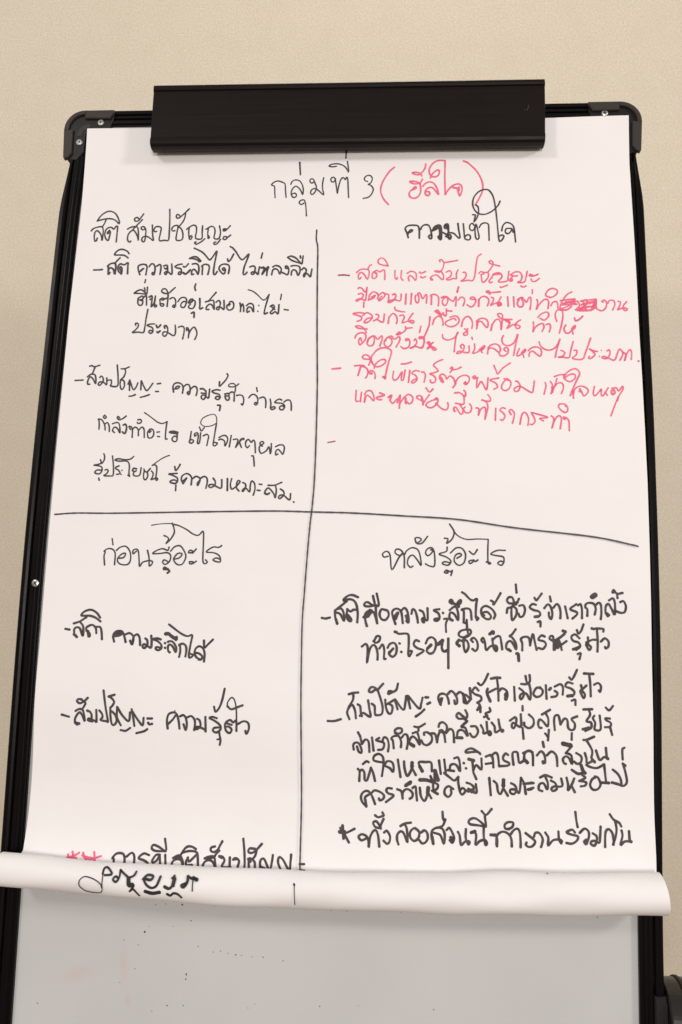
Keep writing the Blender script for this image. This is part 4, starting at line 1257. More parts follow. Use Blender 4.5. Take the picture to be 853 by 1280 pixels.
    ('note_e5', 'r', """
222 -61 -3356 35 -3346
221 200 -3316 260 -3310 309 -3315
221 271 -3321 241 -3431
197 276 -3321 331 -3338 356 -3383 345 -3439 329 -3461
197 377 -3407 392 -3394 406 -3407 382 -3413
197 360 -3402 386 -3371 427 -3388 442 -3433 438 -3467
198 363 -3306 383 -3241 339 -3235 301 -3230 287 -3207 312 -3182 351 -3189 378 -3223 406 -3286
237 377 -3224 384 -3258
197 426 -3345 439 -3297 492 -3246 546 -3237 555 -3273 499 -3317 434 -3320 397 -3263 388 -3229 404 -3182 467 -3113 545 -3094 611 -3119 621 -3159 599 -3243 576 -3341 557 -3449
267 532 -3448 557 -3445 554 -3466
196 652 -3380 643 -3453 663 -3484 701 -3464 750 -3383 741 -3475 766 -3477 785 -3362
220 740 -3289 795 -3285 854 -3265
220 839 -3367 826 -3508
196 947 -3374 899 -3368 861 -3401 905 -3423 924 -3473 885 -3515 863 -3507 879 -3481 913 -3468
220 975 -3383 1001 -3385
196 1001 -3385 1020 -3422 1005 -3503
196 1213 -3232 1156 -3257 1111 -3297 1141 -3336 1165 -3369 1109 -3393 1069 -3404 1121 -3432 1139 -3471 1122 -3507 1084 -3507 1076 -3477
196 1224 -3506 1197 -3487 1183 -3431 1217 -3406 1250 -3430 1263 -3464 1298 -3428 1338 -3452 1360 -3502 1368 -3519 1337 -3566
313 1201 -3453 1221 -3495
195 1358 -3513 1400 -3446 1464 -3417 1514 -3433 1520 -3483 1486 -3528 1462 -3512 1481 -3495
265 1470 -3506 1491 -3517
196 1303 -3384 1326 -3354
251 1308 -3337 1326 -3323 1329 -3345
196 1324 -3354 1378 -3345 1428 -3320
234 1563 -3438 1585 -3424 1592 -3452 1569 -3452
195 1590 -3446 1620 -3446
195 1611 -3457 1607 -3566 1654 -3490 1681 -3524 1719 -3587 1736 -3445
195 1857 -3446 1756 -3470 1820 -3505 1843 -3555 1804 -3578
195 1801 -3297 1825 -3354 1846 -3397 1904 -3326 1986 -3266
195 1917 -3454 1963 -3459 1995 -3503 1974 -3570 1926 -3595 1889 -3566 1899 -3516 1931 -3471 1965 -3470
194 2048 -3483 2069 -3484 2098 -3530 2085 -3586 2048 -3605 2030 -3575 2069 -3545 2112 -3546 2228 -3614 2249 -3561 2260 -3478
186 2382 -3494 2390 -3537 2368 -3631
186 2441 -3480 2466 -3536 2444 -3629 2485 -3546 2514 -3446
225 2457 -3546 2462 -3606
186 2485 -3542 2530 -3497 2574 -3503 2586 -3554 2563 -3621
186 2486 -3422 2543 -3401 2597 -3399
186 2597 -3396 2597 -3445 2656 -3481 2714 -3444 2717 -3398 2676 -3391 2625 -3418 2600 -3445 2613 -3392 2664 -3345 2728 -3328 2770 -3380 2739 -3457 2687 -3577 2661 -3646
216 2687 -3584 2698 -3674
186 2699 -3630 2712 -3570 2763 -3534 2826 -3542 2865 -3588 2818 -3648 2794 -3609
247 2769 -3566 2787 -3596 2765 -3592
185 2933 -3535 2919 -3612 2937 -3643 2982 -3600 3010 -3563 3007 -3626 3028 -3642 3086 -3549
185 3051 -3600 3075 -3636
262 3145 -3566 3120 -3592 3132 -3625 3160 -3605 3145 -3566
185 3127 -3553 3177 -3549 3201 -3585 3246 -3529 3252 -3564
185 3252 -3564 3187 -3677 3111 -3875
231 3196 -3657 3184 -3697
"""),
    ('note_e6', 'r', """
204 225 -3612 225 -3736 255 -3738
204 287 -3635 277 -3745
204 324 -3661 349 -3618 397 -3617 429 -3673 430 -3734 383 -3685 344 -3672 324 -3748
235 332 -3688 324 -3748
227 499 -3639 554 -3665 465 -3693 478 -3716 520 -3719
227 598 -3692 636 -3664 618 -3725
203 618 -3725 651 -3761 704 -3704 702 -3760 734 -3657 727 -3817
203 728 -3770 779 -3690 830 -3653 878 -3688 870 -3745 838 -3765 818 -3743
313 794 -3696 803 -3756
203 1014 -3734 960 -3717 923 -3688 946 -3665 981 -3680 995 -3734 995 -3776
226 979 -3701 999 -3767
203 996 -3767 1018 -3727 1068 -3653
203 1028 -3573 1068 -3622 1108 -3585
203 1159 -3705 1108 -3719 1044 -3753 1035 -3787 1089 -3809 1153 -3765 1168 -3705 1146 -3692
195 1131 -3709 1152 -3692 1164 -3737 1143 -3765
195 1143 -3754 1207 -3814 1261 -3832 1284 -3796 1279 -3746
250 1360 -3629 1398 -3625
195 1392 -3623 1421 -3630 1459 -3666 1465 -3733 1452 -3763 1367 -3751
194 1420 -3772 1449 -3822 1448 -3868 1421 -3874 1378 -3806 1349 -3801 1346 -3829 1359 -3847
249 1348 -3821 1359 -3845
218 1462 -3597 1480 -3622 1478 -3666
194 1527 -3757 1550 -3798 1533 -3854 1485 -3862 1459 -3822 1476 -3794
194 1601 -3803 1633 -3814 1628 -3893 1655 -3819 1697 -3794 1710 -3840 1703 -3934
194 1734 -3646 1762 -3685 1757 -3720 1707 -3719 1659 -3706 1707 -3724 1731 -3763 1729 -3829 1703 -3934
194 1824 -3806 1819 -3946
194 1930 -3806 1898 -3797 1872 -3827 1909 -3860 1927 -3898 1904 -3942 1877 -3937
193 1996 -3877 1975 -3832 2001 -3818 2030 -3853 2030 -3902 2012 -3976
224 2096 -3986 2107 -3918
193 2107 -3918 2122 -3868 2149 -3847 2175 -3873 2193 -3927 2185 -3999
193 2343 -3878 2280 -3863 2223 -3848 2243 -3883 2266 -3948 2238 -3987 2211 -3987
193 2280 -3863 2408 -3902 2327 -3915 2322 -3922 2359 -3945
193 2607 -3768 2630 -3784 2627 -3830 2595 -3843 2554 -3813 2529 -3775 2544 -3745 2596 -3746 2619 -3765
193 2448 -3885 2476 -3923 2452 -4033 2490 -3925 2532 -3882 2560 -3917 2546 -4034
246 2595 -3922 2584 -3900 2614 -3907
192 2614 -3907 2643 -3943 2647 -4054
"""),
    ('dash_2', 'r', """
148 -84 -4233 -47 -4226 -2 -4217
"""),
    ('head_br', 'k', """
183 635 -5524 589 -5534 573 -5498 619 -5469 657 -5514 680 -5674 754 -5540 803 -5474 772 -5515 713 -5485 725 -5444 775 -5452 813 -5511 819 -5648
183 818 -5501 845 -5454 908 -5422 977 -5461 1007 -5616 965 -5562 910 -5505 864 -5537 853 -5602 885 -5641 915 -5628
183 944 -5364 934 -5314 980 -5309 1002 -5335 953 -5373 1012 -5368 1071 -5292
182 1110 -5439 1132 -5457 1083 -5508 1052 -5477 1073 -5431 1122 -5420 1150 -5475 1154 -5616 1103 -5623 1054 -5600
182 1292 -5407 1283 -5454 1202 -5487 1284 -5518 1334 -5562 1303 -5609 1240 -5592 1267 -5570 1325 -5581
182 1286 -5673 1304 -5695 1264 -5692 1286 -5664 1331 -5681 1353 -5663 1337 -5721
183 1260 -5307 1300 -5315 1286 -5365 1345 -5314 1366 -5231 1316 -5148
152 1363 -5225 1409 -5276 1500 -5314 1627 -5308 1745 -5309
182 1329 -5471 1392 -5414 1456 -5418 1496 -5485 1479 -5577 1421 -5606 1372 -5561 1384 -5497 1429 -5474 1451 -5495 1402 -5528
197 1538 -5448 1574 -5478 1596 -5474 1625 -5427
182 1588 -5556 1548 -5585 1535 -5558 1588 -5544 1606 -5561 1633 -5542
182 1745 -5314 1741 -5452 1747 -5574 1774 -5579
227 1729 -5562 1765 -5570
181 1932 -5429 1845 -5431 1773 -5473 1846 -5490 1912 -5503 1918 -5558 1891 -5595 1851 -5574 1882 -5549 1918 -5561
"""),
    ('note_f1', 'k', """
276 -88 -6231 -46 -6237 1 -6225
276 56 -6145 123 -6091 184 -6038
276 184 -6040 147 -6025 193 -5980 245 -5968 309 -5990
276 153 -6035 205 -6016 257 -6025 292 -6071 311 -6169 308 -6268
276 57 -6156 61 -6218 85 -6290
330 70 -6244 85 -6288
276 62 -6164 117 -6185 161 -6257 154 -6174 126 -6123 82 -6129
275 193 -6142 186 -6204 206 -6247 233 -6260 239 -6234 205 -6193
276 192 -6126 229 -6151 260 -6132 292 -6130
330 216 -6219 230 -6253
293 377 -6209 429 -6187 461 -6134 418 -6146 393 -6188 399 -6250 416 -6306
642 413 -6187 449 -6147
275 459 -6136 493 -6164 530 -6272
276 476 -5972 496 -6050
276 517 -5945 541 -6049 531 -6082 468 -6071 426 -6045 394 -6047 382 -6079 427 -6090 510 -6073
275 510 -6081 514 -6164 530 -6272
275 615 -6124 574 -6118 554 -6173 576 -6224 620 -6233 655 -6185 644 -6134 605 -6120
265 733 -6276 703 -6197 694 -6141 724 -6109 764 -6110 796 -6149 813 -6262
293 714 -6197 759 -6145 732 -6219
265 793 -6127 827 -6095 858 -6125 877 -6204 875 -6255 852 -6239
329 849 -6182 870 -6249
265 908 -6157 918 -6109 944 -6117 967 -6178 980 -6252
265 998 -6115 1035 -6137 1053 -6199 1040 -6247 1023 -6222 1039 -6199 1085 -6223 1083 -6090
347 1028 -6216 1044 -6244
264 1214 -6098 1152 -6111 1203 -6143 1218 -6194 1193 -6225 1163 -6224 1165 -6207 1210 -6200
274 1253 -6137 1256 -6140
246 1267 -6204 1303 -6201 1287 -6260 1291 -6344
264 1328 -6106 1373 -6068 1404 -6081 1421 -6143 1420 -6213 1385 -6155 1351 -6131 1328 -6146 1329 -6202 1360 -6218
346 1335 -6202 1357 -6215
328 1350 -6031 1327 -6015 1344 -5994 1372 -6031 1418 -6041 1448 -6017 1446 -5992 1418 -6024 1426 -6063
264 1482 -6235 1484 -6164 1481 -6107 1456 -6097 1520 -6081 1557 -6105 1569 -6201
263 1488 -6237 1518 -6253 1516 -6312
264 1462 -5905 1494 -5924 1525 -5956 1553 -5982 1587 -5991 1626 -5972 1618 -6034 1614 -6158 1628 -6206
363 1619 -6173 1638 -6188
263 1706 -6152 1686 -6140 1703 -6119 1742 -6116 1780 -6158 1763 -6191 1722 -6187 1681 -6148 1675 -6084 1711 -6050 1752 -6056 1800 -6091 1826 -6141 1812 -6183
264 1780 -5988 1805 -6003 1808 -6033 1844 -5976 1884 -5903
264 2050 -5804 2058 -5893
263 2028 -6012 1977 -6011 1954 -5978 1977 -5945 2012 -5949 2030 -5992 2050 -6027 2084 -5960
345 2023 -6025 2064 -5999
263 1952 -6117 1962 -6066 1987 -6060 2023 -6038
263 2018 -6044 2056 -6073 2056 -6135 2013 -6199 2003 -6136 2003 -6065
263 2089 -6036 2132 -6030 2150 -6081 2130 -6145 2094 -6156 2082 -6124
263 2267 -6021 2232 -6013 2201 -6049 2242 -6078 2300 -6092 2315 -6127 2292 -6151
307 2257 -6152 2297 -6146
263 2254 -5945 2272 -5972 2298 -5943 2331 -5896
262 2287 -6207 2315 -6199 2317 -6255
262 2359 -6055 2396 -6012 2429 -6040 2446 -6113 2432 -6171 2410 -6139 2408 -6102
263 2420 -5926 2430 -5979
262 2459 -6046 2493 -6005 2520 -6032 2534 -6093 2531 -6160
262 2584 -6030 2611 -6158
262 2705 -6002 2638 -6057 2707 -6088 2707 -6118 2662 -6159
262 2723 -6014 2750 -6001 2764 -6056 2764 -6153
261 2821 -6127 2822 -6054 2802 -6036 2808 -5997 2850 -5983 2893 -5995 2912 -6045 2901 -6109
289 2869 -5928 2863 -5912 2906 -5883 2920 -5904 2881 -5930
451 2881 -5911 2906 -5899
261 2910 -6009 2941 -5981 2967 -6001 2972 -6086 2965 -6157
261 3056 -5950 3098 -5928 3118 -5985 3114 -6103 3084 -6047 3049 -5990 3020 -6018 3018 -6085 3041 -6123
342 3033 -6097 3050 -6109
325 3111 -5859 3096 -5863 3105 -5841
261 3111 -5840 3143 -5876 3201 -5866
261 3143 -5876 3146 -5923
261 3175 -5967 3208 -5955 3234 -6006 3222 -6070 3180 -6083 3126 -6064
"""),
    ('note_f2', 'k', """
264 367 -6532 411 -6503 432 -6555 428 -6712 453 -6566 492 -6512 523 -6535 542 -6602 543 -6669
265 502 -6465 529 -6415 566 -6421 555 -6467 519 -6487 494 -6469
264 561 -6548 594 -6503 615 -6561 614 -6653 632 -6659
264 652 -6537 674 -6497 721 -6482 750 -6523 746 -6596 711 -6633 676 -6617
327 670 -6593 711 -6546
264 668 -6604 672 -6581
273 780 -6485 784 -6487
273 801 -6577 805 -6579
328 728 -6360 745 -6365
264 745 -6367 774 -6381 842 -6376 878 -6392 883 -6496 880 -6586 892 -6622 921 -6568 899 -6565
263 996 -6456 957 -6447 938 -6494 981 -6532 1051 -6556 976 -6610
263 1070 -6476 1092 -6428 1134 -6408 1174 -6437 1181 -6504 1157 -6568 1117 -6586 1083 -6563 1088 -6535
363 1092 -6529 1127 -6492
408 1206 -6481 1253 -6440
263 1254 -6451 1246 -6519 1264 -6559 1308 -6539
263 1244 -6486 1247 -6520 1275 -6560 1317 -6540
290 1316 -6417 1317 -6551 1320 -6735
263 1527 -6315 1504 -6313 1448 -6332 1429 -6374 1471 -6398 1533 -6382 1564 -6342 1549 -6312 1527 -6330 1541 -6373
263 1515 -6208 1521 -6310
263 1516 -6379 1494 -6411 1466 -6440
344 1436 -6494 1410 -6465 1432 -6430
263 1432 -6430 1477 -6437 1519 -6433 1539 -6500 1506 -6559 1486 -6501 1483 -6434
344 1415 -6476 1438 -6492
262 1584 -6445 1565 -6421 1595 -6401 1631 -6441 1637 -6508 1613 -6542 1579 -6521
262 1696 -6447 1677 -6423 1696 -6397 1715 -6438 1730 -6529 1775 -6487 1833 -6479 1850 -6512 1836 -6537 1808 -6494 1797 -6402
325 1831 -6493 1840 -6529
262 1797 -6421 1836 -6382 1878 -6377 1894 -6444 1903 -6516
362 1769 -6353 1802 -6326 1806 -6344
262 2049 -6294 2009 -6351 1982 -6371 2012 -6385 2051 -6450 2054 -6512 2021 -6451 1987 -6422 1954 -6448 1948 -6504 1993 -6532
324 1970 -6514 1993 -6528
342 2060 -6556 2076 -6561 2082 -6631
261 2120 -6520 2120 -6447 2106 -6397 2142 -6373 2191 -6382 2205 -6463
261 2205 -6463 2234 -6338 2254 -6419 2275 -6509
261 2363 -6363 2325 -6353 2294 -6399 2355 -6416 2375 -6451 2342 -6497 2297 -6488
261 2439 -6401 2413 -6383 2427 -6356 2454 -6370 2459 -6503
306 2457 -6413 2512 -6380 2573 -6330
260 2469 -6503 2512 -6399 2544 -6501
261 2457 -6485 2530 -6453 2596 -6405
449 2481 -6430 2499 -6472
234 2482 -6412 2541 -6471
360 2561 -6296 2583 -6305
260 2735 -6370 2687 -6330 2648 -6358 2669 -6400 2723 -6416 2742 -6458 2698 -6495
323 2668 -6491 2728 -6467
261 2709 -6283 2723 -6322 2754 -6288 2779 -6220
260 2715 -6540 2748 -6531 2732 -6595
260 2825 -6359 2827 -6425 2806 -6434 2836 -6494 2856 -6461 2818 -6428
260 2807 -6414 2867 -6384 2905 -6381
305 2868 -6260 2886 -6266
260 2886 -6264 2928 -6259 2991 -6263 2990 -6290
260 2922 -6267 2929 -6386 2925 -6507
260 2963 -6399 3005 -6363 3043 -6395 3042 -6449 3015 -6473 3007 -6456
"""),
    ('note_g1', 'k', """
260 18 -7344 89 -7342 160 -7320
262 238 -7052 288 -7036 341 -7030
261 288 -7046 286 -7109 242 -7187
261 242 -7197 227 -7250 253 -7315
261 236 -7208 277 -7162 311 -7220 324 -7303
261 339 -7156 367 -7176 376 -7245 388 -7279
260 367 -7276 401 -7244 481 -7283 468 -7200 452 -7110
261 492 -7144 524 -7170 530 -7247 548 -7263 604 -7248 610 -7167 571 -7043 541 -6988 488 -7021 457 -7012 480 -6969 526 -6972 548 -6995 611 -6927
260 638 -7097 645 -7166 673 -7235 708 -7236 717 -7164 670 -7135
260 649 -7149 727 -7101
288 668 -7029 679 -7005 713 -7010 675 -7033
261 711 -7017 756 -6988 773 -6921
260 741 -7090 774 -7192
260 748 -7093 836 -7197 858 -7117 864 -7050
260 880 -7047 911 -7178
260 890 -7051 1006 -7177 1029 -7125 1043 -7062
277 972 -7263 1028 -7222 1063 -7186
278 1075 -7057 1104 -7056
278 1095 -7126 1126 -7111
269 1240 -7130 1215 -7069 1222 -7028 1256 -7011 1297 -7023 1320 -7066 1329 -7114
305 1229 -7096 1254 -7055 1237 -7123
269 1317 -7013 1350 -6980 1386 -7003 1414 -7051 1418 -7100 1396 -7114 1388 -7080
269 1401 -7027 1445 -6988 1481 -7016 1490 -7092
304 1490 -7092 1524 -7102 1565 -7057
268 1512 -7015 1562 -7057
269 1554 -6943 1565 -7057
268 1484 -7005 1513 -7092
268 1646 -6964 1612 -6933 1582 -6975 1612 -7006 1670 -7026 1676 -7064 1635 -7095
269 1643 -6887 1674 -6908 1712 -6866 1751 -6784
303 1635 -7169 1662 -7132 1668 -7189
268 1657 -7111 1670 -7141
268 1746 -6942 1737 -6991 1775 -7077
357 1746 -7013 1770 -7066
268 1746 -6988 1792 -6962 1837 -6939
323 1785 -6833 1835 -6823 1879 -6822
268 1846 -6829 1859 -6938 1862 -7063
268 1868 -6962 1901 -6934 1948 -6957 1958 -7011 1941 -7055 1934 -6995
402 1947 -6990 1941 -7044
259 2031 -6914 2037 -7059
259 2087 -6927 2126 -6956 2134 -6994 2105 -7043 2090 -7015 2112 -6982 2161 -6980 2199 -7043 2207 -6953 2188 -6863
259 2107 -6879 2159 -6880 2199 -6850 2197 -6781
260 2153 -6793 2168 -6870
259 2315 -6917 2270 -6916 2236 -6978 2268 -7011 2317 -6994 2337 -6948 2309 -6908
258 2370 -6885 2376 -7027
303 2406 -6931 2422 -6913
258 2464 -6940 2492 -6962 2479 -6995 2428 -7007
258 2465 -6895 2524 -6868 2552 -6902 2548 -6976
258 2654 -6856 2602 -6846 2579 -6889 2640 -6912 2674 -6950 2651 -6991
320 2599 -6991 2645 -6983
259 2622 -6793 2644 -6818 2674 -6775 2704 -6710
257 2644 -7037 2679 -7026 2681 -7080
258 2744 -6870 2758 -6934 2734 -6935 2769 -7007 2783 -6965 2743 -6922
258 2756 -6917 2802 -6872
303 2779 -6746 2876 -6747
258 2834 -6757 2843 -6867 2845 -6985
258 2884 -6861 2925 -6842 2955 -6876 2945 -6934 2932 -6921
"""),
    ('note_g2', 'k', """
259 309 -7636 303 -7587 327 -7562 363 -7569 392 -7628 393 -7668 362 -7653 344 -7602
295 352 -7454 375 -7492
259 375 -7492 396 -7573
259 396 -7573 432 -7526 468 -7548 480 -7654
277 504 -7503 524 -7639
259 582 -7503 547 -7529 625 -7548 637 -7580 619 -7621 574 -7629
259 617 -7539 633 -7496 669 -7508 687 -7573 680 -7641
258 741 -7606 730 -7528 713 -7506 733 -7482 788 -7474 819 -7530 818 -7592
259 771 -7447 746 -7424 775 -7395 822 -7397 823 -7432 788 -7451 752 -7445
258 827 -7488 855 -7455 885 -7467 892 -7532 882 -7606
258 943 -7440 988 -7429 1013 -7495 1020 -7557 983 -7502 944 -7474 915 -7504 910 -7553 957 -7581
356 925 -7553 957 -7573
259 959 -7369 1009 -7373 1072 -7336
259 1004 -7378 1004 -7411
258 1066 -7452 1065 -7428 1106 -7427 1146 -7463 1147 -7517 1106 -7557 1062 -7550 1036 -7511
267 1138 -7436 1183 -7441 1206 -7525
267 1206 -7525 1216 -7458 1249 -7395 1279 -7434 1294 -7517
267 1220 -7362 1231 -7327 1266 -7313 1306 -7346 1306 -7400 1271 -7420 1230 -7403
267 1304 -7424 1342 -7381 1378 -7408 1388 -7518
267 1524 -7292 1491 -7325 1464 -7353 1508 -7366 1533 -7448 1503 -7409 1470 -7387 1429 -7401 1424 -7466 1476 -7470
320 1491 -7325 1516 -7301
320 1415 -7470 1470 -7468
267 1507 -7179 1526 -7219 1519 -7259 1480 -7242 1435 -7209 1411 -7239 1436 -7268 1491 -7269 1527 -7292
266 1569 -7344 1621 -7346 1643 -7399 1614 -7451 1581 -7452 1558 -7421
266 1674 -7330 1698 -7375 1704 -7415 1767 -7389 1781 -7415 1762 -7429 1743 -7384 1734 -7293
337 1756 -7400 1765 -7424
267 1767 -7146 1773 -7180 1723 -7203 1742 -7228
267 1707 -7242 1729 -7236 1758 -7262
266 1789 -7298 1819 -7338 1828 -7399 1877 -7372 1912 -7373 1899 -7389 1877 -7347 1861 -7263
257 1983 -7270 2041 -7232 2051 -7279 2026 -7346 2002 -7330 2019 -7291 2098 -7330 2099 -7199
256 2117 -7343 2127 -7453
258 2119 -7113 2119 -7158
257 2186 -7199 2232 -7244 2231 -7308 2185 -7341 2139 -7318 2135 -7286
257 2324 -7194 2411 -7141
257 2367 -7185 2391 -7238 2382 -7316 2337 -7268 2301 -7246 2283 -7284 2293 -7329 2317 -7333
256 2357 -7391 2378 -7418
256 2396 -7351 2385 -7460
256 2458 -7349 2452 -7264 2460 -7207 2499 -7199 2519 -7290
256 2519 -7290 2560 -7229 2592 -7245 2598 -7315 2623 -7343 2662 -7334 2670 -7277 2637 -7229 2697 -7199
257 2764 -7125 2857 -7119
256 2821 -7126 2833 -7180 2792 -7247 2839 -7257 2841 -7313 2780 -7347
317 2755 -7331 2817 -7314
256 2877 -7188 2862 -7214 2885 -7262 2878 -7329 2940 -7324 2934 -7183
255 3040 -7210 2995 -7209 3004 -7230 3049 -7256 3038 -7295 2988 -7301
281 3040 -7302 3059 -7376
256 3001 -7098 3035 -7125 3075 -7079
255 2637 -7377 2634 -7444
256 2328 -7481 2342 -7530
"""),
    ('note_g3', 'k', """
267 413 -7785 449 -7755 473 -7763
267 359 -7839 378 -7868 377 -7965
267 378 -7862 408 -7846 430 -7877 435 -7948 459 -7956 479 -7899 499 -7825
267 499 -7821 524 -7873 547 -7958
267 619 -7759 564 -7753 525 -7737 533 -7695 581 -7672 626 -7703 634 -7786 620 -7902
267 644 -7788 673 -7746 724 -7753 744 -7799 739 -7855 705 -7819 656 -7797
284 788 -7726 820 -7905
284 855 -7742 862 -7812 888 -7890 920 -7857 950 -7785
373 942 -7750 938 -7791
266 943 -7809 984 -7878
372 1025 -7788 1052 -7834
266 1025 -7788 1016 -7741 1085 -7738 1145 -7742 1155 -7830
266 1229 -7715 1249 -7852
266 1229 -7719 1251 -7854
266 1285 -7705 1303 -7834
265 1393 -7686 1431 -7676 1450 -7728 1455 -7819 1418 -7759 1376 -7747 1350 -7768 1347 -7811
301 1329 -7813 1389 -7819
265 1492 -7731 1496 -7734
265 1517 -7785 1520 -7787
371 1549 -7689 1597 -7701
265 1585 -7705 1595 -7807
265 1595 -7807 1627 -7748 1682 -7792 1681 -7678
265 1668 -7631 1638 -7609 1578 -7614 1516 -7620 1524 -7593 1572 -7576 1616 -7592 1662 -7620
265 1598 -7828 1629 -7894
265 1728 -7655 1782 -7636 1802 -7679 1809 -7763
265 1729 -7731 1785 -7721
265 1782 -7647 1829 -7611 1856 -7642 1869 -7749
265 1869 -7749 1961 -7739 1975 -7713 1919 -7686 1911 -7651 1937 -7615 1963 -7628
264 2021 -7729 2011 -7610 2058 -7596 2070 -7645 2082 -7705 2127 -7684
352 2151 -7683 2169 -7699
264 2127 -7684 2139 -7607 2175 -7582 2222 -7590
264 2123 -7603 2185 -7573 2222 -7606 2227 -7725
264 2130 -7603 2137 -7664
317 2137 -7671 2164 -7704
264 2268 -7621 2310 -7577 2347 -7615 2354 -7689 2333 -7700
316 2330 -7684 2351 -7690
264 2331 -7479 2340 -7529
264 2372 -7617 2420 -7575 2464 -7603 2478 -7650 2482 -7721
264 2634 -7511 2572 -7585
263 2579 -7585 2629 -7610 2636 -7698 2606 -7638 2572 -7619 2541 -7648 2551 -7688 2571 -7697
484 2545 -7489 2621 -7505
263 2682 -7581 2732 -7613 2732 -7667 2695 -7692 2656 -7670
263 2771 -7578 2787 -7631 2794 -7681 2859 -7653 2873 -7668
333 2849 -7642 2870 -7662
263 2839 -7622 2847 -7547 2793 -7448
264 2759 -7442 2794 -7438 2870 -7404
263 2888 -7546 2924 -7642 2972 -7610 3013 -7629
315 2999 -7616 3010 -7625
263 2999 -7616 2991 -7515
262 3183 -7507 3162 -7528 3164 -7626
"""),
    ('note_g4', 'k', """
266 460 -8228 414 -8181 400 -8124 426 -8079 468 -8066 501 -8090 527 -8136 553 -8198
266 446 -8168 445 -8131 484 -8103
301 446 -8157 460 -8220
266 511 -8086 547 -8057 610 -8074 647 -8107 636 -8143 604 -8158 593 -8139
266 728 -8030 685 -8027 671 -8054 693 -8082 750 -8103 670 -8172
266 788 -8035 831 -8055 847 -8128
265 847 -8128 849 -8064 885 -8030 930 -8043 954 -8077 946 -8112 923 -8127
443 886 -7986 922 -7963
301 874 -7996 931 -7951
265 951 -8015 983 -7997 990 -8052 1001 -8141
265 1029 -8009 1042 -8096 1082 -8143 1116 -8070
407 1119 -8005 1114 -8064
265 1111 -8047 1153 -8111
372 1028 -7927 1100 -7926 1172 -7947
265 1141 -7883 1169 -7950
442 1188 -7826 1220 -7919
283 1183 -7856 1187 -7938
265 1184 -7950 1223 -7972 1209 -8016 1176 -8020 1170 -7974
300 1162 -8035 1220 -8065
265 1385 -8007 1337 -7981 1299 -8008 1294 -8061 1332 -8091 1364 -8058 1361 -8014
265 1287 -7844 1342 -7885 1396 -7918 1438 -7879
265 1438 -7879 1438 -7938 1457 -8031 1482 -8061 1513 -8022 1487 -7992 1457 -8015
264 1528 -7936 1572 -7950 1602 -7984 1583 -8033
388 1541 -8018 1594 -8011
264 1547 -7998 1630 -8037 1624 -7948
290 1766 -7877 1783 -8052
264 1814 -7907 1846 -7938 1859 -8013 1886 -8038 1912 -7984
405 1917 -7892 1915 -7953
263 1915 -7976 1963 -8052
263 1998 -7922 2036 -7942 2054 -7988 2028 -8032 1990 -8019 1992 -7987 2046 -7988 2084 -8015 2101 -7861
263 2101 -7861 2134 -7920 2152 -8026
290 2146 -7920 2215 -7907
289 2176 -7979 2211 -7973
263 2128 -7922 2233 -7909
263 2174 -7978 2231 -7959
263 2148 -8014 2138 -7930
263 2302 -7849 2359 -7823 2423 -7844
263 2359 -7844 2383 -7906 2376 -7969 2338 -7908 2295 -7921 2288 -7973 2323 -7988
263 2416 -7876 2461 -7903 2476 -7958 2437 -7983 2420 -7960 2451 -7935 2532 -7928 2523 -7851
262 2579 -7841 2594 -7911 2593 -7970 2632 -7909 2658 -7845
262 2632 -7923 2664 -7985
315 2636 -7758 2700 -7794 2757 -7778
333 2729 -7702 2757 -7778
367 2743 -7750 2771 -7784
262 2743 -7806 2774 -7833 2711 -7867
262 2714 -7867 2781 -7878 2771 -7913 2728 -7922
262 2884 -7819 2842 -7849 2824 -7908 2855 -7951 2905 -7942 2932 -7890 2905 -7825 2873 -7815
262 2786 -7699 2828 -7719 2899 -7726 2970 -7685
262 2970 -7685 2979 -7769 2990 -7876
314 2947 -7875 3018 -7875
262 3061 -7737 3110 -7777 3141 -7832 3147 -7883
314 3053 -7870 3109 -7882
261 3109 -7882 3165 -7900 3204 -7860 3191 -7760 3165 -7670
297 3175 -7679 3189 -7690
"""),
